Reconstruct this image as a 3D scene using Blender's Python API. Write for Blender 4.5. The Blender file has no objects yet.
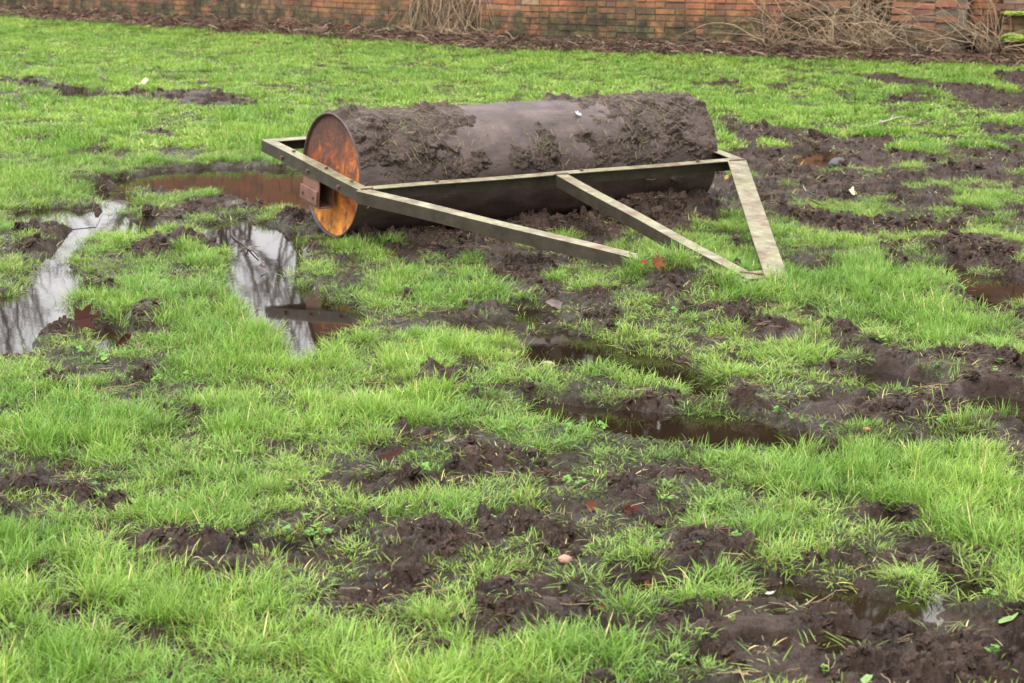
import bpy, bmesh, math, random
import numpy as np
from mathutils import Vector, Matrix, Euler

rnd = random.Random(7)
RG = np.random.default_rng(11)
SC = bpy.context.scene
COL = SC.collection

# ------------------------------------------------------------------ camera numbers
F, PITCH, CAMH = 2152.1, 0.2018, 1.6
CP, SP = math.cos(PITCH), math.sin(PITCH)

def gpt(px, py, z=0.0):
    """where the sight line of a photo position meets the height z"""
    v = (341.5 - py) / F
    d = ((px - 512) / F, CP + v * SP, -SP + v * CP)
    k = (z - CAMH) / d[2]
    return (k * d[0], k * d[1])

def to_px(x, y, z=0.0):
    d2 = z - CAMH
    fw = y * CP - d2 * SP
    up = y * SP + d2 * CP
    fw = np.where(fw < 0.5, 0.5, fw)
    return 512 + F * x / fw, 341.5 - F * up / fw

# ------------------------------------------------------------------ noise
def _h(ix, iy, s):
    n = (ix.astype(np.int64) * 374761393 + iy.astype(np.int64) * 668265263 + s * 982451653) & 0xFFFFFFFF
    n = ((n ^ (n >> 13)) * 1274126177) & 0xFFFFFFFF
    n = (n ^ (n >> 16)) & 0xFFFFFFFF
    return n

def pn(x, y, s=0):
    x = np.asarray(x, float); y = np.asarray(y, float)
    x0 = np.floor(x); y0 = np.floor(y); fx = x - x0; fy = y - y0
    u = fx * fx * fx * (fx * (fx * 6 - 15) + 10); v = fy * fy * fy * (fy * (fy * 6 - 15) + 10)
    def g(dx, dy):
        a = _h(x0 + dx, y0 + dy, s) * (2 * math.pi / 4294967296.0)
        return np.cos(a) * (fx - dx) + np.sin(a) * (fy - dy)
    a = g(0, 0); b = g(1, 0); c = g(0, 1); d = g(1, 1)
    return (a + (b - a) * u + (c - a) * v + (a - b - c + d) * u * v) * 1.5

def fbm(x, y, s=0, o=4, r=0.5):
    t = 0; a = 1; n = 0
    for i in range(o):
        t = t + a * pn(x * 2 ** i, y * 2 ** i, s + i * 17); n += a; a *= r
    return t / n

def cell(x, y, s=0):
    """distance to the nearest scattered point, and that cell's random value"""
    x = np.asarray(x, float); y = np.asarray(y, float)
    x0 = np.floor(x); y0 = np.floor(y)
    best = np.full(x.shape, 9.0); val = np.zeros(x.shape); sec = np.full(x.shape, 9.0)
    for dx in (-1, 0, 1):
        for dy in (-1, 0, 1):
            cx = x0 + dx; cy = y0 + dy
            jx = _h(cx, cy, s) / 4294967296.0; jy = _h(cx, cy, s + 5) / 4294967296.0
            d = np.hypot(cx + jx - x, cy + jy - y)
            m = d < best
            sec = np.minimum(sec, np.where(m, best, d))
            best = np.where(m, d, best); val = np.where(m, _h(cx, cy, s + 9) / 4294967296.0, val)
    return best, val, sec - best

def ss(a, b, x):
    t = np.clip((x - a) / (b - a), 0, 1)
    return t * t * (3 - 2 * t)

# ------------------------------------------------------------------ lie of the land, surveyed from the photo
# mud strokes: runs of (px, py, half height px), taken to the ground
MUD = [
 [(0,81,3),(30,84,4),(60,93,4)], [(125,97,3),(160,99,4),(195,101,6),(250,106,4)], [(60,93,3),(125,97,3)], [(138,130,3),(172,138,4)], [(10,141,2),(60,142,2)],
 [(86,181,5),(100,184,4)], [(72,156,3),(110,151,3)], [(8,216,5),(60,218,6),(92,212,5)], [(28,235,6),(62,237,7)],
 [(150,214,5),(185,214,6),(228,204,7)], [(130,252,6),(150,250,8),(172,251,5)], [(185,240,6),(212,247,5)],
 [(92,288,8),(104,296,7)], [(145,321,10),(135,333,6)], [(50,330,6),(66,328,5)], [(60,372,5),(58,396,5)], [(60,402,4),(62,410,4)],
 [(232,206,5),(262,204,4)], [(205,225,4),(222,232,4)], [(300,245,5),(312,252,4)],
 [(300,215,9),(370,222,12),(480,215,14),(600,205,14),(700,195,14)],
 [(360,232,5),(420,246,8),(470,252,9),(500,250,14),(520,290,9)], [(430,228,9),(500,232,9),(560,232,10),(610,228,12),(660,218,14),(705,212,14)],
 [(545,296,7),(556,304,5)], [(590,320,6),(610,325,5)], [(662,300,7),(678,302,6)], [(690,320,3),(700,316,3)], [(640,285,4),(655,290,4)], [(595,262,4),(620,270,3)],
 [(434,387,11),(450,382,10)], [(330,335,5),(352,350,5),(366,360,4)], [(335,318,4),(362,322,4)],
 [(706,84,2),(735,87,3)], [(768,88,3),(782,89,3)], [(790,72,2),(817,75,2)], [(833,77,3),(870,82,4),(905,88,5),(940,93,6),(980,101,8),(1024,107,9)],
 [(997,80,4),(1030,88,7)], [(888,103,3),(918,101,3)], [(838,98,3),(850,99,3)], [(985,131,4),(1030,131,4)], [(925,138,3),(940,139,4)], [(955,150,6),(1000,158,6),(1024,150,5)],
 [(724,121,4),(750,142,7),(742,150,6)], [(750,130,6),(795,140,9),(840,150,12),(880,146,9),(900,143,5)], [(718,165,8),(747,163,9),(800,175,12),(860,187,9),(910,178,7),(945,174,7),(1016,178,6)],
 [(715,186,9),(760,188,8),(770,210,6),(790,216,6),(806,226,5)], [(890,203,5),(925,204,7),(947,208,5)], [(965,212,4),(985,216,4)], [(832,229,4),(846,230,4)], [(866,235,4),(880,238,4)],
 [(888,247,5),(921,247,7),(960,253,9),(1007,258,8)], [(887,262,6),(902,276,6)], [(958,275,7),(978,280,6)], [(1000,268,5),(1030,272,6)], [(947,296,7),(985,302,9),(1030,316,10)],
 [(712,317,5),(747,327,7),(782,337,7),(826,334,7),(852,350,8),(890,363,7),(912,366,7)], [(908,349,7),(915,352,6)], [(940,366,8),(985,372,10),(1030,386,10)],
 [(905,380,6),(925,395,16),(960,410,18),(930,425,12)], [(985,385,12),(1030,395,10)], [(1005,440,12),(1030,448,12)], [(735,398,5),(770,404,10),(830,408,14),(900,420,12)], [(800,444,5),(835,455,8)], [(530,397,5),(560,402,4)], [(620,404,5),(660,404,5),(720,396,5)],
 [(478,458,7),(505,466,8),(520,458,5)], [(332,488,7),(390,488,10),(440,484,10),(478,478,8)], [(316,520,8),(345,535,8)], [(400,547,14),(450,545,13),(480,540,10)],
 [(490,515,8),(530,530,12),(575,545,12)], [(280,565,9),(322,566,9)], [(490,600,15),(540,605,20),(577,612,18)], [(385,636,12),(425,652,14)], [(300,600,9),(372,606,10)],
 [(404,438,4),(430,436,4),(470,441,4)], [(540,470,6),(550,474,5)],
 [(548,512,6),(590,520,9),(637,518,8)], [(541,545,7),(566,552,6)], [(680,560,14),(705,552,17),(730,566,12)], [(620,578,9),(690,584,8)],
 [(520,610,24),(560,615,18),(610,622,16),(680,625,18),(760,625,22),(850,630,28),(950,640,26),(1030,640,26)], [(700,655,10),(800,668,22),(950,670,26),(1030,670,26)],
 [(637,470,4),(676,474,5)], [(694,470,5),(716,482,7)], [(750,500,8),(764,504,7)], [(842,512,8),(880,520,9),(902,530,6)], [(867,562,12),(910,560,18),(960,575,14)], [(760,590,8),(850,592,10)],
 [(12,488,9),(50,490,10),(88,492,7)], [(78,510,6),(124,510,6)], [(133,552,10),(190,560,22),(240,552,14)], [(240,575,9),(255,590,7)], [(124,640,14),(160,645,16),(175,660,8)], [(0,650,9),(32,652,9)], [(70,600,5),(88,606,5)],
 [(560,480,5),(548,490,4)], [(745,152,8),(800,160,9),(870,163,8),(930,160,5)], [(760,190,7),(840,195,5),(900,196,4),(960,192,4),(1024,190,4)], [(930,172,5),(1024,165,6)], [(820,225,4),(900,228,5),(960,232,4)], [(1000,210,5),(1030,214,6)], [(600,245,7),(560,262,6),(540,275,7)], [(360,240,5),(420,262,6)], [(840,98,2),(900,112,2),(980,118,3)], [(180,470,4),(196,474,4)], [(265,448,4),(276,452,4)],
]
# puddle outlines (px) taken to the ground
PUD = {
 'left_sky': [(88,214),(115,209),(158,229),(140,238),(112,234),(92,234),(68,248),(64,264),(96,280),(70,290),(68,306),(74,322),(36,324),(22,352),(-30,356),(-60,330),(-40,300),(15,291),(36,264),(50,254),(66,230)],
 'left_leaf': [(92,328),(108,324),(122,334),(124,350),(110,352),(98,342)],
 'reed': [(196,226),(240,214),(292,228),(306,244),(290,272),(312,290),(352,300),(362,316),(350,328),(322,334),(322,352),(300,360),(280,356),(278,338),(252,320),(232,294),(220,268),(234,256),(214,240)],
 'brick_red': [(112,179),(150,171),(190,167),(246,166),(310,168),(318,208),(270,206),(246,202),(208,193),(153,188),(120,185)],
 'rut_left': [(26,210),(60,206),(84,211),(80,222),(50,225),(24,219)],
 'streak': [(56,91),(78,90),(100,95),(92,100),(62,98)],
 'far_pale': [(100,186),(120,186),(126,208),(112,208)],
 'mid_upper': [(524,330),(560,328),(596,334),(620,346),(658,352),(696,368),(718,382),(700,394),(664,380),(622,372),(586,367),(530,358)],
 'mid_small': [(452,320),(480,318),(520,326),(524,336),(486,336),(456,330)],
 'mid_leaf': [(516,306),(548,308),(556,322),(524,322)],
 'mid_lower': [(528,396),(560,401),(629,409),(684,410),(731,412),(778,424),(826,436),(840,448),(784,450),(725,443),(652,434),(599,426),(534,417)],
 'rut_right': [(858,372),(880,370),(912,378),(930,388),(905,396),(868,386)],
 'far_right': [(972,400),(1000,396),(1040,402),(1040,426),(1000,420),(976,412)],
 'right_upper': [(924,262),(950,262),(964,270),(940,276),(926,272)],
 'right_edge': [(974,276),(1004,274),(1060,284),(1060,300),(1010,298),(980,288)],
 'right_small': [(970,298),(990,297),(1006,304),(990,309),(974,307)],
 'roller_right': [(796,150),(820,146),(838,152),(830,166),(806,166)],
 'fore_a': [(618,576),(650,572),(684,574),(682,588),(640,590),(620,586)],
 'fore_b': [(752,576),(800,576),(850,584),(844,594),(790,594),(756,588)],
 'fore_c': [(850,596),(900,590),(936,592),(934,612),(900,632),(860,620)],
 'fore_d': [(802,626),(850,622),(870,632),(850,648),(810,642)],
 'fore_e': [(944,576),(990,582),(1000,592),(960,596)],
 'hitch': [(786,262),(830,264),(848,276),(806,280),(784,274)],
}
HEAP = [(505,256,.20,.06),(455,252,.14,.03),(640,222,.20,.07),(690,214,.22,.09),(600,234,.14,.05),(935,408,.20,.06),(965,425,.16,.06),(910,385,.15,.05),(705,556,.12,.05),(680,572,.08,.03),
        (1000,375,.25,.07),(350,112,.1,0),(980,250,.22,.07),(150,250,.18,.04),(145,320,.10,.05),(95,290,.08,.04),(195,240,.14,.03),(50,236,.22,.04),(205,100,.30,.06),(60,92,.3,.05),(170,99,.3,.05),
        (870,84,.5,.05),(950,95,.6,.06),(1010,82,.5,.07),(780,336,.12,.04),(740,325,.10,.04),(845,345,.12,.05),(880,362,.12,.04),(520,288,.09,.05),(670,301,.10,.04),(610,515,.08,.035),
        (700,290,.45,.035),(640,300,.4,.03),(505,462,.07,.03),(430,545,.12,.03),(185,545,.12,.02),(441,386,.11,.055),(790,216,.20,.05),(840,228,.14,.03),(920,204,.25,.03),(712,186,.2,.06),
        (520,610,.10,.03),(760,630,.12,.03),(930,655,.14,.03),(870,290,.4,.03),(200,300,.4,.03),(620,352,.0,.0),(225,203,.16,.05),(95,180,.2,.05)]

PUDG = {k: np.array([gpt(*p) for p in v]) for k, v in PUD.items()}
HEAPG = [(gpt(a, b), r, h) for a, b, r, h in HEAP if r > 0 and h > 0]
WATER_Z = -0.022
_c, _s = math.cos(.5559), math.sin(.5559)
for _a, _b, _r, _hh in ((.53, 2.06, .10, .10), (.62, 2.22, .07, .05), (.47, 1.93, .08, .04)):   # soil heaped over the sunk drawbar tip
    HEAPG.append(((-.8763 + _c * _a + _s * _b, 10.3245 + _s * _a - _c * _b), _r, _hh))

def poly_sd(P, x, y):
    """signed distance to polygon, negative inside"""
    n = len(P); d = np.full(x.shape, 1e9); ins = np.zeros(x.shape, bool)
    for i in range(n):
        ax, ay = P[i]; bx, by = P[(i + 1) % n]
        ex, ey = bx - ax, by - ay
        t = np.clip(((x - ax) * ex + (y - ay) * ey) / (ex * ex + ey * ey), 0, 1)
        d = np.minimum(d, (x - ax - t * ex) ** 2 + (y - ay - t * ey) ** 2)
        if ay != by:
            c = ((ay > y) != (by > y)) & (x < ex * (y - ay) / ey + ax)
            ins ^= c
    d = np.sqrt(d)
    return np.where(ins, -d, d)

# the wall's foot (edge of the grass), and the drum
E0, E1, E2 = gpt(0, 18), gpt(500, 51), gpt(1012, 68)
def ext(a, b, k): return (b[0] + (b[0] - a[0]) * k, b[1] + (b[1] - a[1]) * k)
EDGE = [ext(E1, E0, 1.2), E1, ext(E1, E2, 1.6)]
def edge_dist(x, y):
    """how far beyond the grass edge (towards the wall)"""
    out = []
    for a, b in ((EDGE[0], EDGE[1]), (EDGE[1], EDGE[2])):
        dx, dy = b[0] - a[0], b[1] - a[1]; L = math.hypot(dx, dy)
        out.append((x - a[0]) * (-dy / L) + (y - a[1]) * (dx / L))
    return np.minimum(out[0], out[1])

R, X0, Y0, YAW, LEN, ZC = 0.3013, -0.8763, 10.3245, 0.5559, 2.1074, 0.3055
UV = Vector((math.cos(YAW), math.sin(YAW), 0)); NV = Vector((math.sin(YAW), -math.cos(YAW), 0))

def fields(x, y, want_z=True):
    """mud amount 0..1, puddle signed distance, height"""
    x = np.asarray(x, float); y = np.asarray(y, float)
    far = np.clip(y / 8, 1, 3)
    wx = x + 0.05 * far * fbm(x / .17, y / .35, 3, 3) + .03 * pn(x / .05, y / .08, 8)
    wy = y + 0.16 * far * fbm(x / .2, y / .4, 31, 3)
    px, py = to_px(wx, wy)
    m = np.full(x.shape, -9.0)
    for st in MUD:
        xs = [q[0] for q in st]; rmx = max(q[2] for q in st); ys = [q[1] for q in st]
        idx = np.nonzero((px > min(xs) - 7 * rmx) & (px < max(xs) + 7 * rmx) & (py > min(ys) - 3 * rmx) & (py < max(ys) + 3 * rmx))
        if not len(idx[0]): continue
        qx = px[idx]; qy = py[idx]; best = m[idx]
        for (ax, ay, ar), (bx, by, br) in zip(st[:-1], st[1:]):
            K = 2.0
            ex, ey = (bx - ax) / K, by - ay
            t = np.clip(((qx - ax) / K * ex + (qy - ay) * ey) / (ex * ex + ey * ey + 1e-9), 0, 1)
            d = np.hypot((qx - ax) / K - t * ex, qy - ay - t * ey)
            best = np.maximum(best, 1 - d / (ar + t * (br - ar)))
        m[idx] = best
    n = fbm(x / .11, y / .17, 77, 4)
    mud = ss(-.25, .30, m + .75 * n)
    # small bare spots everywhere
    spot = ss(.04, .14, -.18 + .04 * ss(7, 5, y) + fbm(x / .22, y / .34, 99, 4) + .30 * pn(x / .05, y / .07, 4)) * .85
    spot = spot * (1 - .25 * ss(9, 14, y))
    mud = np.maximum(mud, spot)
    sd = np.full(x.shape, 5.0)
    sxn = x + .035 * far * fbm(x / .12, y / .12, 41, 3); syn = y + .07 * far * fbm(x / .13, y / .16, 51, 3)
    for pk, P in PUDG.items():
        lo = P.min(0) - 1.0; hi = P.max(0) + 1.0
        idx = np.nonzero((x > lo[0]) & (x < hi[0]) & (y > lo[1]) & (y < hi[1]))
        if len(idx[0]): sd[idx] = np.minimum(sd[idx], poly_sd(P, sxn[idx], syn[idx]) + {'fore': .03, 'left': .012, 'reed': .012, 'mid_': .0, 'rut_': -.03, 'far_': -.03, 'righ': -.03, 'hitc': -.02}.get(pk[:4], .008))
    rim = 1 - ss(.0, .07, sd)
    mud = np.maximum(mud, rim * ss(-.15, .25, n))
    ed = edge_dist(x, y)
    lit = ss(-.05, .12, ed + .12 * pn(x / .3, y / .3, 12))
    if not want_z: return mud, sd, None, lit
    # height
    z = .012 * fbm(x / 1.3, y / 1.3, 5, 3) + .006 * fbm(x / .3, y / .3, 6, 3)
    for (hx, hy), r, h in HEAPG:
        z = z + h * np.exp(-(((x - hx) / r) ** 2 + ((y - hy) / (r * 1.25)) ** 2))
    w1 = .5 * fbm(x / .045, y / .045, 2, 3); w2 = .5 * fbm(x / .045, y / .045, 14, 3)
    c1, v1, e1 = cell(x / .10 + w1, y / .10 + w2, 21)
    c2, v2, e2 = cell(x / .045 + w1, y / .045 + w2, 22)
    c3, v3, e3 = cell(x / .020 + .5 * w1, y / .020 + .5 * w2, 25)
    rough = ss(-.22, .25, fbm(x / .35, y / .5, 63, 2) + .08)
    clod = .044 * v1 * ss(0, .26, e1) * (.6 + .8 * (1 - c1)) + .026 * v2 * ss(0, .30, e2) + .012 * v3 * ss(0, .35, e3)
    clod = clod * (.12 + .88 * rough) * np.clip(y / 10, .85, 1.0) * (1 - .35 * ss(11, 16, y))
    hole = ss(.05, .5, -fbm(x / .12, y / .12, 88, 3)) * .05
    fine = .011 * fbm(x / .03, y / .03, 91, 5, .6)
    z = z + mud * (clod - .014 - hole + fine) + (1 - mud) * (.8 * fine + .012 * fbm(x / .07, y / .07, 93, 3) + .012 * v2 * ss(0, .4, e2) + .006 * v3 * ss(0, .4, e3))
    pu = 1 - ss(-.02, .08, sd)
    z = np.where(sd < .4, np.minimum(z, .03 + .14 * np.clip(sd, 0, 1)), z)
    z = z * (1 - pu) + pu * (-.056) + .040 * pu * fbm(x / .09, y / .15, 71, 4)
    # ground pressed round the drum
    ru = (x - X0) * UV.x + (y - Y0) * UV.y; rn = (x - X0) * NV.x + (y - Y0) * NV.y
    z = z + .035 * np.exp(-((np.abs(rn) - .22) / .10) ** 2) * ss(-.15, .1, ru) * ss(-.15, .1, LEN - ru)
    inr = ss(.10, .02, 0 * x + np.abs(rn) - .08) * ss(-.06, .02, ru) * ss(-.06, .02, LEN - ru)
    z = np.where(inr > 0, z * (1 - inr) + inr * np.minimum(z, 0.01), z)
    z = z + lit * (.05 + .07 * ss(0, .6, ed) + .07 * fbm(x / .5, y / .5, 15, 4)) * ss(3, 1.2, ed)
    return mud, sd, z, lit

# ------------------------------------------------------------------ small builders
def link(o, parent=None):
    COL.objects.link(o)
    if parent: o.parent = parent
    return o

def np_mesh(name, V, Fc, mat=None, smooth=True):
    """V (n,3); Fc (m,k) int"""
    V = np.asarray(V, np.float32); Fc = np.asarray(Fc, np.int32)
    me = bpy.data.meshes.new(name)
    k = Fc.shape[1]
    me.vertices.add(len(V)); me.vertices.foreach_set('co', V.ravel())
    me.loops.add(Fc.size); me.loops.foreach_set('vertex_index', Fc.ravel())
    me.polygons.add(len(Fc)); me.polygons.foreach_set('loop_start', np.arange(0, Fc.size, k, dtype=np.int32))
    me.polygons.foreach_set('loop_total', np.full(len(Fc), k, np.int32))
    me.polygons.foreach_set('use_smooth', np.full(len(Fc), smooth))
    me.update(calc_edges=True); me.validate()
    if mat: me.materials.append(mat)
    return me

def attr(me, name, data, kind='FLOAT'):
    a = me.attributes.new(name, kind, 'POINT')
    data = np.asarray(data, np.float32)
    if kind == 'FLOAT': a.data.foreach_set('value', data.ravel())
    elif kind == 'FLOAT_COLOR': a.data.foreach_set('color', data.ravel())
    else: a.data.foreach_set('vector', data.ravel())

def tag(o, label=None, cat=None, group=None, kind=None):
    if label: o['label'] = label
    if cat: o['category'] = cat
    if group: o['group'] = group
    if kind: o['kind'] = kind
    return o

class MB:
    """collects polygons with a per-vertex colour, and links them as ONE object"""
    def __init__(s): s.v = []; s.f = []; s.c = []
    def add(s, V, Fc, col=(1, 1, 1)):
        b = len(s.v); s.v += [tuple(p) for p in V]; s.f += [tuple(i + b for i in f) for f in Fc]
        s.c += [(col[0], col[1], col[2], 1)] * len(V)
    def box(s, c, sz, rot=None, col=(1, 1, 1)):
        c = Vector(c); V = []
        for dz in (-.5, .5):
            for dx, dy in ((-.5, -.5), (.5, -.5), (.5, .5), (-.5, .5)):
                q = Vector((dx * sz[0], dy * sz[1], dz * sz[2]))
                if rot: q = rot @ q
                V.append(c + q)
        s.add(V, [(0, 3, 2, 1), (4, 5, 6, 7), (0, 1, 5, 4), (1, 2, 6, 5), (2, 3, 7, 6), (3, 0, 4, 7)], col)
    def tube(s, pts, rad, n=5, col=(1, 1, 1)):
        pts = [Vector(p) for p in pts]
        if not hasattr(rad, '__len__'): rad = [rad] * len(pts)
        V = []; up = Vector((.12, .31, .94)).normalized()
        for i, p in enumerate(pts):
            d = (pts[min(i + 1, len(pts) - 1)] - pts[max(i - 1, 0)])
            d = d.normalized() if d.length > 1e-9 else Vector((0, 0, 1))
            a = d.cross(up)
            a = a.normalized() if a.length > 1e-3 else d.cross(Vector((1, 0, 0))).normalized()
            b = d.cross(a)
            for k in range(n):
                t = 2 * math.pi * k / n
                V.append(p + (a * math.cos(t) + b * math.sin(t)) * rad[i])
        Fc = [(i * n + k, i * n + (k + 1) % n, (i + 1) * n + (k + 1) % n, (i + 1) * n + k) for i in range(len(pts) - 1) for k in range(n)]
        Fc += [tuple(range(n))[::-1], tuple(range((len(pts) - 1) * n, len(pts) * n))]
        s.add(V, Fc, col)
    def mesh(s, name, mat, smooth=False):
        me = bpy.data.meshes.new(name); me.from_pydata(s.v, [], s.f)
        if mat: me.materials.append(mat)
        a = me.attributes.new('col', 'FLOAT_COLOR', 'POINT'); a.data.foreach_set('color', np.array(s.c, np.float32).ravel())
        if smooth: me.polygons.foreach_set('use_smooth', [True] * len(me.polygons))
        return me
    def build(s, name, mat, parent=None, smooth=False, bevel=0):
        o = bpy.data.objects.new(name, s.mesh(name, mat, smooth)); link(o, parent)
        if bevel:
            b = o.modifiers.new('bevel', 'BEVEL'); b.width = bevel; b.segments = 2; b.limit_method = 'ANGLE'
        return o

# ------------------------------------------------------------------ materials
class NT:
    def __init__(s, name):
        s.m = bpy.data.materials.new(name); s.m.use_nodes = True; s.t = s.m.node_tree; s.t.nodes.clear()
        s.out = s.n('ShaderNodeOutputMaterial'); s.p = s.n('ShaderNodeBsdfPrincipled'); s.l(s.p.outputs[0], s.out.inputs[0])
    def n(s, t, **k):
        q = s.t.nodes.new(t)
        for a, b in k.items(): setattr(q, a, b)
        return q
    def l(s, a, b): s.t.links.new(a, b)
    def noise(s, scale, detail=4, rough=.55, vec=None, dist=0):
        q = s.n('ShaderNodeTexNoise'); q.inputs['Scale'].default_value = scale; q.inputs['Detail'].default_value = detail
        q.inputs['Roughness'].default_value = rough; q.inputs['Distortion'].default_value = dist
        s.l(vec or s.pos(), q.inputs['Vector']); return q.outputs['Fac']
    def pos(s):
        if not hasattr(s, '_p'): s._p = s.n('ShaderNodeTexCoord').outputs['Object']
        return s._p
    def map(s, scale, vec=None, rot=(0, 0, 0)):
        q = s.n('ShaderNodeMapping'); q.inputs['Scale'].default_value = scale; q.inputs['Rotation'].default_value = rot
        s.l(vec or s.pos(), q.inputs['Vector']); return q.outputs[0]
    def ramp(s, fac, stops):
        q = s.n('ShaderNodeValToRGB'); e = q.color_ramp.elements
        while len(e) < len(stops): e.new(.5)
        for i, (p, c) in enumerate(stops):
            e[i].position = p; e[i].color = (*c, 1) if len(c) == 3 else c
        s.l(fac, q.inputs[0]); return q.outputs[0]
    def mix(s, fac, a, b, mode='MIX'):
        q = s.n('ShaderNodeMix', data_type='RGBA', blend_type=mode)
        for i, v in ((0, fac), (6, a), (7, b)):
            if hasattr(v, 'links'): s.l(v, q.inputs[i])
            else: q.inputs[i].default_value = v if i == 0 else (*v, 1)
        return q.outputs[2]
    def math(s, op, a, b=0, c=None):
        q = s.n('ShaderNodeMath', operation=op)
        for i, v in enumerate((a, b) if c is None else (a, b, c)):
            if hasattr(v, 'links'): s.l(v, q.inputs[i])
            else: q.inputs[i].default_value = v
        return q.outputs[0]
    def attr(s, name, kind='GEOMETRY'):
        q = s.n('ShaderNodeAttribute', attribute_type=kind, attribute_name=name); return q
    def bump(s, h, dist, strength=1, chain=None):
        q = s.n('ShaderNodeBump'); q.inputs['Distance'].default_value = dist; q.inputs['Strength'].default_value = strength
        s.l(h, q.inputs['Height'])
        if chain: s.l(chain, q.inputs['Normal'])
        return q.outputs[0]
    def set(s, **k):
        for a, v in k.items():
            i = s.p.inputs[a.replace('_', ' ')]
            if hasattr(v, 'links'): s.l(v, i)
            else: i.default_value = (*v, 1) if hasattr(v, '__len__') and len(v) == 3 else v
        return s

def grey(v): return (v, v, v)

MUD_LO, MUD_HI = (.010, .0056, .0036), (.068, .0390, .0265)
def mud_colour(N, vec=None):
    a = N.noise(9, 6, .6, vec); b = N.noise(55, 5, .6, vec)
    c = N.ramp(a, [(.32, MUD_LO), (.68, MUD_HI)])
    return N.mix(N.ramp(b, [(.35, grey(0)), (.7, grey(1))]), c, N.mix(.45, c, (.105, .070, .052)))

def make_ground():
    N = NT('wet_soil'); N._p = N.n('ShaderNodeNewGeometry').outputs['Position']
    mud = N.attr('mud').outputs['Fac']; lit = N.attr('litter').outputs['Fac']
    mc = mud_colour(N)
    th = N.ramp(N.noise(40, 5, .7), [(.3, (.020, .014, .008)), (.55, (.045, .037, .017)), (.75, (.095, .080, .038))])
    c = N.mix(N.ramp(mud, [(.1, grey(0)), (.35, grey(1))]), th, mc)
    lc = N.ramp(N.noise(30, 6, .75), [(.25, (.020, .011, .008)), (.5, (.065, .032, .022)), (.72, (.17, .095, .06))])
    c = N.mix(lit, c, lc)
    h1 = N.noise(70, 8, .72); h2 = N.noise(38, 6, .7, None, .6)
    b = N.bump(h2, .035, .8); b = N.bump(h1, .018, 1.0, b)
    rr = N.ramp(N.noise(14, 4, .6), [(.38, grey(.20)), (.60, grey(.58))])
    rr = N.mix(lit, rr, grey(.9))
    N.set(Base_Color=c, Roughness=rr, Normal=b)
    cw = N.ramp(N.noise(5, 5, .65), [(.46, grey(0)), (.60, grey(.40))]); N.l(N.math('MULTIPLY', cw, N.math('SUBTRACT', 1.0, lit)), N.p.inputs['Coat Weight']); N.p.inputs['Coat Roughness'].default_value = .10; N.l(b, N.p.inputs['Coat Normal']); N.p.inputs['Specular IOR Level'].default_value = .22
    return N.m

def make_clod():
    N = NT('mud'); N._p = N.n('ShaderNodeNewGeometry').outputs['Position']; mc = mud_colour(N, N.pos())
    b = N.bump(N.noise(70, 6, .65), .014, 1); b = N.bump(N.noise(220, 3, .6), .004, .8, b)
    N.set(Base_Color=mc, Roughness=N.ramp(N.noise(20, 3), [(.3, grey(.36)), (.7, grey(.65))]), Normal=b); N.p.inputs['Specular IOR Level'].default_value = .25
    return N.m

def make_crust():
    N = NT('drying_mud')
    c = N.ramp(N.noise(9, 6, .65), [(.32, (.016, .0098, .0070)), (.68, (.074, .049, .037))])
    c = N.mix(N.ramp(N.noise(60, 6, .7), [(.40, grey(0)), (.72, grey(.8))]), c, (.128, .094, .076))
    b = N.bump(N.noise(75, 7, .7), .014, 1)
    N.set(Base_Color=c, Roughness=.50, Normal=b); N.p.inputs['Specular IOR Level'].default_value = .3
    return N.m

def make_water():
    N = NT('puddle_water')
    c = N.ramp(N.noise(3, 4), [(.35, (.009, .0058, .0034)), (.65, (.017, .0105, .006))])
    geo = N.n('ShaderNodeNewGeometry').outputs['Position']
    b = N.bump(N.noise(9, 2, .5, geo), .0010, .12)
    N.set(Base_Color=c, Roughness=.03, IOR=1.33, Normal=b)
    N.p.inputs['Coat Weight'].default_value = 0
    return N.m

def make_grass():
    N = NT('grass_blade')
    col = N.attr('col').outputs['Color']
    t = N.attr('tint', 'INSTANCER').outputs['Color']
    c = N.mix(1.0, col, t, 'MULTIPLY')
    N.set(Base_Color=c, Roughness=.40); N.p.inputs['Specular IOR Level'].default_value = .38
    tr = N.n('ShaderNodeBsdfTranslucent'); N.l(c, tr.inputs[0])
    mx = N.n('ShaderNodeMixShader'); mx.inputs[0].default_value = .36
    N.l(N.p.outputs[0], mx.inputs[1]); N.l(tr.outputs[0], mx.inputs[2]); N.l(mx.outputs[0], N.out.inputs[0])
    return N.m

def make_brick():
    N = NT('old_brick')
    geo = N.n('ShaderNodeNewGeometry').outputs['Position']
    col = N.attr('col').outputs['Color']
    c = N.mix(N.noise(28, 6, .7, geo), N.mix(.45, col, (.10, .05, .03)), N.mix(.18, col, (.5, .3, .2)))
    sep = N.n('ShaderNodeSeparateXYZ'); N.l(geo, sep.inputs[0]); z = sep.outputs[2]
    # damp green growth on the lowest courses
    zz = N.math('ADD', z, N.math('MULTIPLY', N.math('SUBTRACT', N.noise(.9, 5, .65, geo), .5), -1.3))
    g = N.ramp(zz, [(.30, grey(1)), (.80, grey(0))])
    gf = N.math('MULTIPLY', g, N.ramp(N.noise(5, 6, .7, geo), [(.32, grey(.3)), (.50, grey(.95))]))
    gc = N.ramp(N.noise(7, 5, .7, geo), [(.35, (.012, .016, .009)), (.52, (.035, .036, .016)), (.70, (.13, .12, .045))])
    c = N.mix(gf, c, gc)
    N.set(Base_Color=c, Roughness=.9, Normal=N.bump(N.noise(60, 5, .7, geo), .01, .8))
    return N.m

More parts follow.
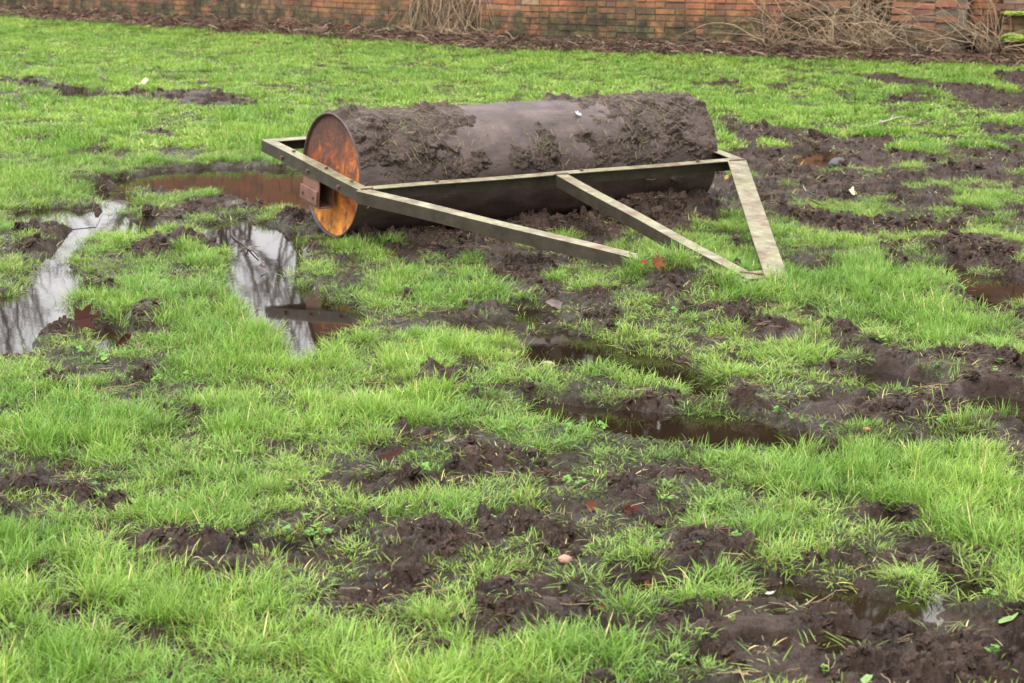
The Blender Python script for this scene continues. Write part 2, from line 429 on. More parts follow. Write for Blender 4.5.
def simple(name, lo, hi, scale=20, rough=.8, bump=.003, det=5):
    N = NT(name); f = N.noise(scale, det, .65)
    N.set(Base_Color=N.ramp(f, [(.32, lo), (.68, hi)]), Roughness=rough, Normal=N.bump(N.noise(scale * 3, 5, .6), bump, .8))
    return N.m

def vcol(name, rough=.7, transl=0.0, amt=.35, spec=.4):
    N = NT(name); col = N.attr('col').outputs['Color']
    c = N.mix(N.math('MULTIPLY', N.noise(35, 5, .7), amt * 2), col, N.mix(.75, col, (.02, .012, .008)))
    N.set(Base_Color=c, Roughness=rough, Normal=N.bump(N.noise(60, 4), .002, .6)); N.p.inputs['Specular IOR Level'].default_value = spec
    if transl:
        tr = N.n('ShaderNodeBsdfTranslucent'); N.l(c, tr.inputs[0])
        mx = N.n('ShaderNodeMixShader'); mx.inputs[0].default_value = transl
        N.l(N.p.outputs[0], mx.inputs[1]); N.l(tr.outputs[0], mx.inputs[2]); N.l(mx.outputs[0], N.out.inputs[0])
    return N.m

def make_drum():
    N = NT('muddy_steel')
    a = N.noise(5, 6, .65, N.map((1, 2.2, 2.2)))
    c = N.ramp(a, [(.34, (.034, .021, .018)), (.52, (.066, .043, .038)), (.72, (.120, .083, .074))])
    r = N.noise(11, 5, .6); c = N.mix(N.ramp(r, [(.60, grey(0)), (.75, grey(.6))]), c, (.13, .055, .035))
    s2 = N.noise(3, 5, .7, N.map((9, .8, .8)))
    c = N.mix(N.ramp(s2, [(.45, grey(0)), (.62, grey(.45))]), c, (.055, .038, .032))
    N.set(Base_Color=c, Roughness=N.ramp(N.noise(9), [(.3, grey(.38)), (.7, grey(.62))]), Normal=N.bump(N.noise(45, 6, .65), .004, .9), Metallic=.0)
    return N.m

def make_rust_face():
    # plate face: local Y is up, X across
    N = NT('rusted_plate')
    v = N.map((1, 1, 1))
    big = N.noise(7.5, 8, .72, N.map((1.15, .85, 1)), .7)
    sep = N.n('ShaderNodeSeparateXYZ'); N.l(N.pos(), sep.inputs[0])
    up = N.math('MULTIPLY', sep.outputs[1], -1.15)
    big = N.ramp(big, [(.3, grey(0)), (.7, grey(1))])
    f = N.math('ADD', N.math('MULTIPLY', big, .6), N.math('ADD', up, .24))
    c = N.ramp(f, [(.18, (.055, .024, .017)), (.36, (.11, .038, .020)), (.50, (.26, .062, .014)), (.62, (.52, .15, .018)), (.82, (.72, .29, .04))])
    dk = N.ramp(N.noise(10, 8, .75, N.map((1.1, .9, 1)), .4), [(.50, grey(0)), (.60, grey(.9))])
    c = N.mix(dk, c, (.10, .045, .028))
    N.set(Base_Color=c, Roughness=.75, Normal=N.bump(N.noise(55, 7, .75), .008, 1))
    return N.m

def make_frame_metal():
    N = NT('weathered_steel')
    a = N.noise(14, 6, .7)
    c = N.ramp(a, [(.30, (.10, .088, .055)), (.5, (.215, .198, .122)), (.72, (.36, .34, .23))])
    rs = N.ramp(N.noise(8, 6, .7), [(.52, grey(0)), (.64, grey(.85))])
    c = N.mix(rs, c, (.15, .075, .045))
    al = N.ramp(N.noise(5, 5, .7), [(.5, grey(0)), (.68, grey(.6))])
    c = N.mix(al, c, (.26, .26, .10))
    c = N.mix(N.ramp(N.noise(3.2, 7, .75), [(.56, grey(0)), (.66, grey(.55))]), c, (.055, .036, .026))
    # upright faces coloured darker: shade painted in by which way the steel faces
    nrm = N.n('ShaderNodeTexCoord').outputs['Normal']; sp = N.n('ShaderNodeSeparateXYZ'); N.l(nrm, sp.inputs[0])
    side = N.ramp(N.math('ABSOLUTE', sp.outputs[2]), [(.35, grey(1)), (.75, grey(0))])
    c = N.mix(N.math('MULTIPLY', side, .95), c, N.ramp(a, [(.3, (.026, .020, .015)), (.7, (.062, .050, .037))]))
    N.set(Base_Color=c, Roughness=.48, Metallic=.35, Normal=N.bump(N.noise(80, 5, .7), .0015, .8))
    return N.m

M = dict(crust=make_crust(), ground=make_ground(), mud=make_clod(), water=make_water(), grass=make_grass(), brick=make_brick(), drum=make_drum(),
         rust=make_rust_face(), frame=make_frame_metal(),
         mortar=simple('lime_mortar', (.06, .05, .035), (.16, .13, .09), 12, .95, .01),
         box=simple('brown_rusty_paint', (.10, .048, .034), (.20, .10, .075), 12, .6, .002),
         darkrust=simple('dark_rust', (.05, .028, .02), (.14, .07, .045), 18, .7, .002),
         straw=vcol('dry_stem', .8), leaf=vcol('dead_leaf', .8, .25, .3, .2), stone=vcol('stone', .6, 0, .15),
         bark=simple('bark', (.05, .04, .03), (.13, .10, .08), 8, .9, .02), weed=vcol('weed_leaf', .6, .2, .1),
         ever=vcol('evergreen_leaf', .6, .2, .2), moss=simple('moss', (.10, .16, .02), (.30, .42, .05), 30, .95, .01))

# ------------------------------------------------------------------ ground sheet
NROW, NCOL = 1300, 960
rows = np.concatenate([np.linspace(-20, 3.0, 16)[:-1], np.linspace(3.0, 3.5, 12)[:-1], 3.5 * np.exp(np.linspace(0, math.log(33 / 3.5), NROW)), np.array([36, 40, 46, 55, 70, 90, 130, 200, 300, 450])])
us = np.linspace(-.34, .34, NCOL)
side = np.concatenate([np.linspace(.345, .6, 50), np.array([.7, .9, 1.3, 2, 3.5, 6, 10, 15])])
us = np.concatenate([-side[::-1], us, side])
YY, UU = np.meshgrid(rows, us, indexing='ij')
XX = UU * np.maximum(YY, 3.5)
mud, sd, ZZ, lit = fields(XX, YY)
V = np.stack([XX, YY, ZZ], -1).reshape(-1, 3)
nr, nc = XX.shape
ii = (np.arange(nr - 1)[:, None] * nc + np.arange(nc - 1)[None]).ravel()
me = np_mesh('ground', V, np.stack([ii, ii + 1, ii + nc + 1, ii + nc], 1), M['ground'])
attr(me, 'mud', mud); attr(me, 'litter', lit)
g = bpy.data.objects.new('ground', me); link(g)
tag(g, 'churned brown soil of the wet field with ruts and trodden mud', kind='structure')

def height(x, y):
    return float(fields(np.array([x]), np.array([y]))[2][0])

# ------------------------------------------------------------------ puddles
PL = {'left_sky': 'long winding puddle at the left edge mirroring the white sky', 'left_leaf': 'tiny white puddle beside the upright dark red leaf',
 'reed': 'pale puddle in front of the rusty drum end reflecting bare branches', 'brick_red': 'reddish brown puddle behind the left end of the roller',
 'rut_left': 'dark narrow rut puddle near the left edge above the winding puddle', 'streak': 'thin reddish puddle in the far left rut', 'far_pale': 'narrow pale trickle joining the far red puddle and the winding one',
 'mid_upper': 'brown puddle running right from the two upright grey leaves', 'mid_small': 'small dark puddle left of the two upright grey leaves', 'mid_leaf': 'little dark puddle under the two upright grey leaves',
 'mid_lower': 'long thin brown puddle in the rut, nearer than the other brown one', 'rut_right': 'short olive puddle in the rut left of the big clod heap', 'far_right': 'brown puddle right of the big clod heap at the right edge',
 'right_upper': 'small shaded puddle under a mud lip at the upper right', 'right_edge': 'shining puddle cut by the right edge above a mud bank', 'right_small': 'tiny bright puddle just below the right edge puddle',
 'roller_right': 'brown puddle in the trodden mud right of the roller', 'fore_a': 'small murky puddle by the dark red leaf below the clod heap', 'fore_b': 'shallow grassy puddle in the near mud right of centre',
 'fore_c': 'brown puddle amid weeds in the near right mud', 'fore_d': 'brown puddle nearest the bottom edge in the near mud', 'fore_e': 'tiny puddle right of the weedy one in the near mud', 'hitch': 'shallow brown puddle beside the tip of the drawbar'}
for pi_, (k, P) in enumerate(PUDG.items()):
    c = P.mean(0); Q = []
    n = len(P)
    # outline pushed outward 12 cm; the soil rises through it and draws the shore
    area = sum(P[i][0] * P[(i + 1) % n][1] - P[(i + 1) % n][0] * P[i][1] for i in range(n))
    sg = 1 if area > 0 else -1
    for i in range(n):
        a, b, d = P[i - 1], P[i], P[(i + 1) % n]
        e1 = (b - a) / np.linalg.norm(b - a); e2 = (d - b) / np.linalg.norm(d - b)
        nn = np.array([e1[1] + e2[1], -(e1[0] + e2[0])]) * sg
        nn = nn / max(np.linalg.norm(nn), .3)
        off = .07 * min(2, max(1, b[1] / 8)); Q.append(b + nn * off)
    bm = bmesh.new()
    f = bm.faces.new([bm.verts.new((q[0], q[1], WATER_Z + .0006 * (pi_ % 5))) for q in Q]); bm.normal_update()
    if f.normal.z < 0: f.normal_flip()
    bmesh.ops.triangulate(bm, faces=[f])
    me = bpy.data.meshes.new('puddle'); bm.to_mesh(me); bm.free(); me.materials.append(M['water'])
    tag(link(bpy.data.objects.new('puddle', me)), PL[k], kind='structure')

# ------------------------------------------------------------------ scattered stuff (geometry nodes)
def source(name, meshes):
    c = bpy.data.collections.new(name)
    for i, me in enumerate(meshes):
        c.objects.link(bpy.data.objects.new('%s_%02d' % (name, i), me))
    return c

def scatter(name, coll, pts, rot, scl, vid, tint, label):
    me = bpy.data.meshes.new(name); me.vertices.add(len(pts)); me.vertices.foreach_set('co', np.asarray(pts, np.float32).ravel())
    attr(me, 'rot', rot, 'FLOAT_VECTOR'); attr(me, 'scl', scl, 'FLOAT_VECTOR'); attr(me, 'tint', tint, 'FLOAT_COLOR')
    a = me.attributes.new('vid', 'INT', 'POINT'); a.data.foreach_set('value', np.asarray(vid, np.int32))
    o = link(bpy.data.objects.new(name, me)); tag(o, label, kind='stuff')
    ng = bpy.data.node_groups.new(name, 'GeometryNodeTree')
    ng.interface.new_socket('Geometry', in_out='INPUT', socket_type='NodeSocketGeometry')
    ng.interface.new_socket('Geometry', in_out='OUTPUT', socket_type='NodeSocketGeometry')
    N = ng.nodes; gi = N.new('NodeGroupInput'); go = N.new('NodeGroupOutput'); ip = N.new('GeometryNodeInstanceOnPoints')
    ci = N.new('GeometryNodeCollectionInfo'); ci.inputs['Collection'].default_value = coll
    ci.inputs['Separate Children'].default_value = True; ci.inputs['Reset Children'].default_value = True
    ip.inputs['Pick Instance'].default_value = True
    def na(nm, ty):
        q = N.new('GeometryNodeInputNamedAttribute'); q.data_type = ty; q.inputs['Name'].default_value = nm
        return [s for s in q.outputs if s.enabled and s.name == 'Attribute'][0]
    L = ng.links.new
    L(gi.outputs[0], ip.inputs['Points']); L(ci.outputs[0], ip.inputs['Instance']); L(na('vid', 'INT'), ip.inputs['Instance Index'])
    e = N.new('FunctionNodeEulerToRotation'); L(na('rot', 'FLOAT_VECTOR'), e.inputs[0]); L(e.outputs[0], ip.inputs['Rotation'])
    L(na('scl', 'FLOAT_VECTOR'), ip.inputs['Scale']); L(ip.outputs[0], go.inputs[0])
    o.modifiers.new('scatter', 'NODES').node_group = ng
    return o

def blades(n, rad, hmin, hmax, wid, lean, bend, dead, seed, lime=.3):
    r = np.random.default_rng(seed); S = 4
    base = r.normal(0, rad * .5, (n, 2)); hgt = r.uniform(hmin, hmax, n) * (1 - .25 * np.clip(np.hypot(base[:, 0], base[:, 1]) / rad, 0, 1))
    az = np.arctan2(base[:, 1], base[:, 0]) + r.normal(0, 1.0, n)
    le = np.abs(r.normal(0, lean, n)); be = np.abs(r.normal(0, bend, n)) + .1
    w = wid * r.uniform(.6, 1.25, n)
    t = np.linspace(0, 1, S + 1)
    ang = le[:, None] + be[:, None] * t[None] ** 1.3
    seg = (hgt / S)[:, None]
    out = np.concatenate([np.zeros((n, 1)), np.cumsum(np.sin(ang[:, 1:]) * seg, 1)], 1)
    zz = np.concatenate([np.zeros((n, 1)), np.cumsum(np.cos(ang[:, 1:]) * seg, 1)], 1) - .006
    ca, sa = np.cos(az)[:, None], np.sin(az)[:, None]
    cx = base[:, :1] + out * ca; cy = base[:, 1:] + out * sa
    tw = r.uniform(-.8, .8, n)[:, None]; wa, wb = -np.sin(az[:, None] + tw), np.cos(az[:, None] + tw)
    prof = np.array([.75, 1, .9, .6, .06])[None] * w[:, None] * .5
    Vv = np.stack([np.stack([cx - wa * prof, cy - wb * prof, zz], -1), np.stack([cx + wa * prof, cy + wb * prof, zz], -1)], 2)
    Vv = Vv.reshape(n, (S + 1) * 2, 3)
    base_i = np.arange(n)[:, None] * (S + 1) * 2
    q = np.array([[2 * k, 2 * k + 1, 2 * k + 3, 2 * k + 2] for k in range(S)])
    Fc = (base_i[:, :, None] + q[None]).reshape(-1, 4)
    g1 = np.array([.105, .225, .030]); g2 = np.array([.295, .440, .075]); g3 = np.array([.62, .52, .24]); g0 = np.array([.17, .17, .06])
    k = np.clip(r.normal(.35 + lime * .4, .22, n), 0, 1)[:, None]
    bc = g1 * (1 - k) + g2 * k
    isd = r.random(n) < dead
    bc = np.where(isd[:, None], g3 * r.uniform(.5, 1.05, (n, 1)), bc)
    tt = np.repeat(t, 2)[None, :, None]
    low = np.where(isd[:, None], bc, g0 * .8)
    col = low[:, None] * (1 - np.clip(tt * 2.2, 0, 1)) + bc[:, None] * np.clip(tt * 2.2, 0, 1)
    col = col * (1 + .15 * tt)
    me = np_mesh('tuft', Vv.reshape(-1, 3), Fc, M['grass'])
    attr(me, 'col', np.concatenate([col, np.ones(col.shape[:2] + (1,))], -1).reshape(-1, 4), 'FLOAT_COLOR')
    return me

tufts = [blades(62, .045, .045, .105, .0025, .46, .95, .025, 100 + i, .30) for i in range(5)]        # 0-4 tall lush
tufts += [blades(56, .047, .028, .075, .0023, .62, 1.0, .05, 200 + i, .45) for i in range(5)]         # 5-9 medium
tufts += [blades(34, .047, .018, .060, .0022, .85, 1.1, .12, 300 + i, .6) for i in range(4)]         # 10-13 short sparse
tufts += [blades(8, .035, .025, .080, .0026, .75, 1.2, .12, 400 + i, .5) for i in range(3)]             # 14-16 few stray blades
tufts += [blades(46, .06, .035, .085, .0055, .35, .8, .05, 500 + i, .45) for i in range(6)]          # 17-20 far, coarser

CLR = [('bar', None)]
def grass_points():
    out = []
    UM = .40
    bands = [(3.3, 5.2, 540), (5.2, 8, 480), (8, 12, 360), (12, 17, 230), (17, 32, 170)]
    for y0, y1, den in bands:
        A = UM * (y1 * y1 - y0 * y0); n = int(A * den)
        y = np.sqrt(RG.uniform(y0 * y0, y1 * y1, n)); x = RG.uniform(-UM, UM, n) * y
        out.append(np.stack([x, y], 1))
    P = np.concatenate(out)
    # looser outside the picture and behind
    n = 24000
    y = np.sqrt(RG.uniform(3.0 ** 2, 32 ** 2, n)); x = np.sign(RG.uniform(-1, 1, n)) * RG.uniform(.40, .62, n) * y
    return np.concatenate([P, np.stack([x, y], 1)])
P = grass_points(); x, y = P[:, 0], P[:, 1]
mud, sd, z, lit = fields(x, y)
lush = fbm(x / .55, y / .8, 301, 3) + .35 * fbm(x / .15, y / .2, 303, 2)
TALL = [(200,320,60),(240,360,50),(60,440,60),(120,600,80),(30,560,60),(640,370,30),(540,385,12),(690,385,18),(870,290,50),(960,320,40),(800,290,40),(740,300,30),(480,300,30),(400,280,25),(850,470,45),(960,490,60),(980,540,40),(30,190,40),(700,250,30),(650,265,14),(715,272,22),(90,160,30),(270,140,30),(380,430,40),(250,430,50),(350,660,60),(60,660,60),(430,640,30),(600,670,40),(290,255,8)]
tall = np.zeros(len(x)); qx, qy = to_px(x, y)
for a, b, r in TALL: tall = np.maximum(tall, np.exp(-(((qx - a) / (r * 1.6)) ** 2 + ((qy - b) / (r * .7)) ** 2)))
L_ = np.clip(.40 + .75 * lush + .40 * tall, 0, 1)
prob = (1 - ss(.15, .60, mud)) * (.34 + .66 * ss(.15, .65, L_)) + .17
prob = np.where(sd < .03, .34 * (sd > -.10) + .05, prob)
prob = prob * (1 - ss(.3, .8, lit) * .95)
ed = edge_dist(x, y); prob = np.where(ed > .45, 0, prob)
# nothing grows under the drum
ru = (x - X0) * UV.x + (y - Y0) * UV.y; rn = (x - X0) * NV.x + (y - Y0) * NV.y
prob = np.where((np.abs(rn) < .27) & (ru > -.02) & (ru < LEN + .02), 0, prob)
prob = np.where((rn >= .27) & (rn < .42) & (ru > .15) & (ru < LEN), prob * .25, prob)
bt = np.zeros(len(x))
for a_, b_, r_ in ((.40, 1.96, .11), (.50, 2.10, .10), (.60, 2.30, .06), (-.05, .34, .10), (.15, .36, .10)):
    bt = np.maximum(bt, np.exp(-(((ru - a_) / r_) ** 2 + ((rn - b_) / r_) ** 2)))
prob = np.maximum(prob, .95 * bt * (sd > .03)); L_ = np.maximum(L_, bt); mud = mud * (1 - bt)
keep = RG.random(len(x)) < prob
x, y, z, mud, sd, L_, tall, lit, bt = [a[keep] for a in (x, y, z, mud, sd, L_, tall, lit, bt)]
n = len(x)
vid = np.where((L_ > .62) & (mud < .3), RG.integers(0, 5, n), np.where((L_ > .33) & (mud < .45), RG.integers(5, 10, n), RG.integers(10, 14, n)))
stray = (mud > .55) | (sd < .03); vid = np.where(stray, RG.integers(14, 17, n), vid)
fa = (y > 14) & ~stray; vid = np.where(fa, RG.integers(17, 23, n), vid)
# tufts beside the drawbar stay lower than the steel
hs = RG.uniform(.55, 1.2, n) * (.66 + .40 * L_ + .22 * tall); hs = hs * .88 * (1 + .45 * bt) * np.where(y > 14, RG.uniform(.5, 1.35, n) * (.8 + .6 * L_), 1); ws = RG.uniform(.85, 1.25, n)
rot = np.stack([RG.normal(0, .14, n), RG.normal(0, .14, n), RG.uniform(0, 6.283, n)], 1)
tn = (fbm(x / .9, y / 1.4, 401, 3) * 1.0 + fbm(x / .22, y / .4, 402, 3) * .9)[:, None] + RG.normal(0, .14, (n, 1))
warm = np.array([1.12, 1.09, 1.05]); cool = np.array([.66, .80, .66])
k = np.clip(.5 + tn + .25 * (.6 - L_[:, None]), 0, 1)
tint = (warm * k + cool * (1 - k)) * RG.uniform(.85, 1.15, (n, 1))
tint = np.concatenate([tint, np.ones((n, 1))], 1)
scatter('grass', source('tuft_kind', tufts), np.stack([x, y, z], 1), rot, np.stack([ws, ws, hs], 1), vid, tint, 'fresh bright green grass tufts growing through the mud')
print('grass tufts', n)

# mud clods
def clod_mesh(seed):
    r = np.random.default_rng(seed); bm = bmesh.new(); bmesh.ops.create_icosphere(bm, subdivisions=3, radius=1)
    s = Vector(r.uniform(.65, 1.25, 3)); o = Vector(r.uniform(0, 50, 3))
    from mathutils import noise as mn
    for v in bm.verts:
        p = v.co.copy(); k = 1 + .55 * mn.fractal(p * 1.5 + o, .7, 2, 4) + .16 * abs(mn.noise(p * 5.5 + o))
        v.co = Vector((p.x * s.x, p.y * s.y, p.z * s.z * .75)) * k
    me = bpy.data.meshes.new('clod'); bm.to_mesh(me); bm.free(); me.materials.append(M['mud'])
    return me
n = 110000
y = np.sqrt(RG.uniform(3.4 ** 2, 30 ** 2, n)); x = RG.uniform(-.36, .36, n) * y
n2 = 70000; y2 = np.sqrt(RG.uniform(3.4 ** 2, 11 ** 2, n2)); x2 = RG.uniform(-.34, .34, n2) * y2
x = np.concatenate([x, x2]); y = np.concatenate([y, y2])
mud, sd, z, lit = fields(x, y)
rgh = fbm(x / .35, y / .5, 63, 2)
keep = (RG.random(len(x)) < ss(.55, 1, mud) * ss(-.3, .35, rgh + .1) * .75) & (sd > .06) & (lit < .3)
x, y, z = x[keep], y[keep], z[keep]; n = len(x)
s = .0045 + .017 * RG.random(n) ** 3.6; s = s * np.clip(y / 9, .9, 1.7)
scatter('mud_clods', source('clod_kind', [clod_mesh(i) for i in range(6)]), np.stack([x, y, z - s * .1], 1), RG.uniform(0, 6.28, (n, 3)), np.stack([s * 1.25, s, s * .8], 1), RG.integers(0, 6, n), np.ones((n, 4)), 'crumbled lumps of wet brown mud')
print('clods', n)

# small round-leaved weeds in the near mud
def weed_mesh(seed):
    r = random.Random(seed); mb = MB()
    for i in range(r.randint(4, 8)):
        a = r.uniform(0, 6.28); d = r.uniform(.004, .02); h = r.uniform(.008, .03); s = r.uniform(.005, .010)
        c = Vector((math.cos(a) * d, math.sin(a) * d, h)); t = Matrix.Rotation(r.uniform(-.5, .5), 3, 'X') @ Matrix.Rotation(r.uniform(-.5, .5), 3, 'Y')
        col = (r.uniform(.10, .20), r.uniform(.22, .34), r.uniform(.03, .06))
        for k in range(3):
            b = a + (k - 1) * 1.9; cc = Vector((math.cos(b), math.sin(b), 0)) * s * .8
            mb.add([c + t @ (cc + Vector((math.cos(j * 1.047), math.sin(j * 1.047), .15 * (j % 2))) * s * .75) for j in range(6)], [tuple(range(6))], col)
        mb.tube([(0, 0, -.004), c], .0007, 3, (.15, .25, .07))
    return mb.mesh('weed', M['weed'])
n = 9000
y = np.sqrt(RG.uniform(3.5 ** 2, 9 ** 2, n)); x = RG.uniform(-.34, .34, n) * y
mud, sd, z, lit = fields(x, y)
keep = (sd > .02) & (RG.random(n) < .14 * ss(.0, .4, fbm(x / .2, y / .3, 501, 2) + .05) + .02)
x, y, z = x[keep], y[keep], z[keep]; n = len(x); s = RG.uniform(.35, .9, n)
scatter('weeds', source('weed_kind', [weed_mesh(i) for i in range(6)]), np.stack([x, y, z], 1), np.stack([0 * s, 0 * s, RG.uniform(0, 6.28, n)], 1), np.stack([s, s, s], 1), RG.integers(0, 6, n), np.ones((n, 4)), 'small clover-like weeds in the trodden mud')

# bits of straw lying about
def straw_mesh(seed):
    r = random.Random(seed); mb = MB()
    for i in range(3):
        a = r.uniform(0, 6.28); L = r.uniform(.02, .06); c = Vector((r.uniform(-.03, .03), r.uniform(-.03, .03), .004)); b = a
        pts = [c]
        for k in range(4):
            b += r.uniform(-.4, .4); pts.append(pts[-1] + Vector((math.cos(b), math.sin(b), r.uniform(-.12, .25))) * L / 4)
        q = r.uniform(.5, 1); mb.tube(pts, r.uniform(.0004, .0009), 4, (.40 * q, .29 * q, .16 * q))
    return mb.mesh('straw', M['straw'])
n = 16000
y = np.sqrt(RG.uniform(3.5 ** 2, 13 ** 2, n)); x = RG.uniform(-.34, .34, n) * y
mud, sd, z, lit = fields(x, y); keep = (sd > .0) & (RG.random(n) < .12)
x, y, z = x[keep], y[keep], z[keep]; n = len(x); s = RG.uniform(.6, 1.5, n)
scatter('straw', source('straw_kind', [straw_mesh(i) for i in range(6)]), np.stack([x, y, z + .004], 1), np.stack([0 * s, 0 * s, RG.uniform(0, 6.28, n)], 1), np.stack([s, s, s], 1), RG.integers(0, 6, n), np.ones((n, 4)), 'dead pale grass stalks lying on the soil')

# ------------------------------------------------------------------ field roller
root = bpy.data.objects.new('field_roller', None); link(root)
MR = Matrix((( UV.x, -NV.x, 0, X0), (UV.y, -NV.y, 0, Y0), (0, 0, 1, 0), (0, 0, 0, 1)))   # local x along the drum, local -y toward the drawbar
root.matrix_world = MR
tag(root, 'heavy steel field roller caked in mud with rusty ends and a pale angle-iron drawbar frame', 'field roller')

def drum_part():
    bm = bmesh.new(); S = 160; prof = []
    # (x, r): rolled lip at each end, a weld ring two fifths along
    L = LEN; wx = .97
    prof = [(.018, R - .012), (.004, R - .010), (0, R - .003), (.004, R), (.4, R)] + [(wx - .02, R), (wx - .007, R + .0035), (wx + .007, R + .0035), (wx + .02, R)] + [(1.6, R), (L - .004, R), (L, R - .003), (L - .004, R - .010), (L - .018, R - .012)]
    ringv = [[bm.verts.new((px_, r * math.cos(2 * math.pi * k / S), ZC + r * math.sin(2 * math.pi * k / S))) for k in range(S)] for px_, r in prof]
    for a, b in zip(ringv[:-1], ringv[1:]):
        for k in range(S): bm.faces.new((a[k], a[(k + 1) % S], b[(k + 1) % S], b[k]))
    bm.normal_update(); bmesh.ops.recalc_face_normals(bm, faces=bm.faces)
    me = bpy.data.meshes.new('drum'); bm.to_mesh(me); bm.free(); me.materials.append(M['drum'])
    me.polygons.foreach_set('use_smooth', [True] * len(me.polygons))
    return link(bpy.data.objects.new('drum', me), root)
drum = drum_part()
for xx, sgn in ((.016, -1), (LEN - .016, 1)):
    bm = bmesh.new(); bmesh.ops.create_circle(bm, cap_ends=True, radius=R - .010, segments=96)
    ret = bmesh.ops.extrude_face_region(bm, geom=bm.faces[:]); bmesh.ops.translate(bm, verts=[v for v in ret['geom'] if isinstance(v, bmesh.types.BMVert)], vec=(0, 0, .008))
    bmesh.ops.recalc_face_normals(bm, faces=bm.faces)
    me = bpy.data.meshes.new('end_plate'); bm.to_mesh(me); bm.free(); me.materials.append(M['rust'])
    o = link(bpy.data.objects.new('end_plate', me), root)
    # plate's own x -> roller y, its y -> up, its z -> along the drum
    o.matrix_local = Matrix(((0, 0, 1, xx - (.008 if sgn > 0 else 0)), (1, 0, 0, 0), (0, 1, 0, ZC), (0, 0, 0, 1)))
    if sgn < 0: o['label'] = 'round end plate with orange flame-shaped rust'

# crust of mud over the drum: thickness from noise, falls below the steel where it is bare
nx, na = 620, 300
xs = np.linspace(.006, LEN - .006, nx); an = np.linspace(math.radians(-28), math.radians(215), na)
AX, AA = np.meshgrid(xs, an, indexing='ij'); q = AA * R
cov = .10 * np.ones(AX.shape)
def patch(cx, ca, rx, ra, w):
    return w * np.exp(-((AX - cx) / rx) ** 2 - ((AA - math.radians(ca)) / math.radians(ra)) ** 2)
# angle 180 deg = toward the drawbar, 90 = top
cov = -.68 + patch(.22, 140, .42, 75, 1.25) + patch(.08, 100, .25, 40, .5) + patch(.66, 95, .16, 40, .75) + patch(1.02, 158, .13, 24, .8) + patch(1.72, 120, .42, 75, 1.2) + patch(2.0, 150, .2, 60, .5) + patch(1.35, 85, .25, 14, .7) + patch(.62, 170, .2, 18, .35) + patch(1.45, 168, .3, 16, .7) + patch(.9, 175, .3, 12, .5)
nz = fbm(AX / .16, q / .12, 601, 5)
c1, v1, _e = cell(AX / .06 + .6 * fbm(AX / .03, q / .03, 6), q / .05 + .6 * fbm(AX / .03, q / .03, 9), 610); c2, v2, _e2 = cell(AX / .02, q / .02, 611)
lump = .030 * v1 * ss(0, .35, _e) + .022 * np.clip(fbm(AX / .06, q / .06, 615, 4), -.3, 1) + .006 * v2 * np.sqrt(np.clip(1 - (c2 / .8) ** 2, 0, 1)) + .008 * fbm(AX / .02, q / .02, 620, 4)
onm = ss(-.10, .30, cov + .95 * nz)
th = -.004 + onm * (.004 + lump * .85 * (.45 + 1.0 * ss(-.1, .5, fbm(AX / .2, q / .15, 640, 3))) + .010 * np.clip(nz, 0, 1))
edge = np.minimum(1, np.minimum(AX - .0, LEN - AX) / .012); th = np.where(th > 0, th * np.clip(edge, .3, 1), th)
th[:, 0] = -.006; th[:, -1] = -.006; th[0, :] = -.006; th[-1, :] = -.006
RR = R + th
V = np.stack([AX, RR * np.cos(AA), ZC + RR * np.sin(AA)], -1).reshape(-1, 3)
ii = (np.arange(nx - 1)[:, None] * na + np.arange(na - 1)[None]).ravel()
me = np_mesh('mud_crust', V, np.stack([ii, ii + na, ii + na + 1, ii + 1], 1), M['crust'])
crust = link(bpy.data.objects.new('mud_crust', me), root); crust['kind'] = 'stuff'
# loose clods and straw stuck in the crust: one mesh, a part that nobody could count
mb = MB(); r = random.Random(5)
for i in range(620):
    cx_ = r.gauss(.3, .25) if r.random() < .5 else r.gauss(1.72, .22); a = math.radians(r.gauss(125, 28))
    if r.random() < .12: cx_ = r.gauss(1.12, .12); a = math.radians(r.gauss(160, 12))
    if not .02 < cx_ < LEN - .02: continue
    p = Vector((cx_, (R + .012) * math.cos(a), ZC + (R + .012) * math.sin(a))); nrm = Vector((0, math.cos(a), math.sin(a)))
    k = r.uniform(.4, 1); gr = r.random() < .35
    col = (.16 * k, .20 * k, .05 * k) if gr else (.34 * k, .27 * k, .14 * k)
    pts = [p]; d = Vector((r.uniform(-1, 1), r.uniform(-1, 1), r.uniform(-1, .2))).normalized()
    for j in range(4):
        d = (d + Vector((r.uniform(-.5, .5), r.uniform(-.5, .5), r.uniform(-.6, .3)))).normalized(); d = (d - nrm * d.dot(nrm) * .8)
        pts.append(pts[-1] + d * r.uniform(.006, .018) + nrm * r.uniform(0, .003))
    mb.tube(pts, r.uniform(.0007, .0014), 4, col)
o = mb.build('straw', M['straw'], root); o['kind'] = 'stuff'

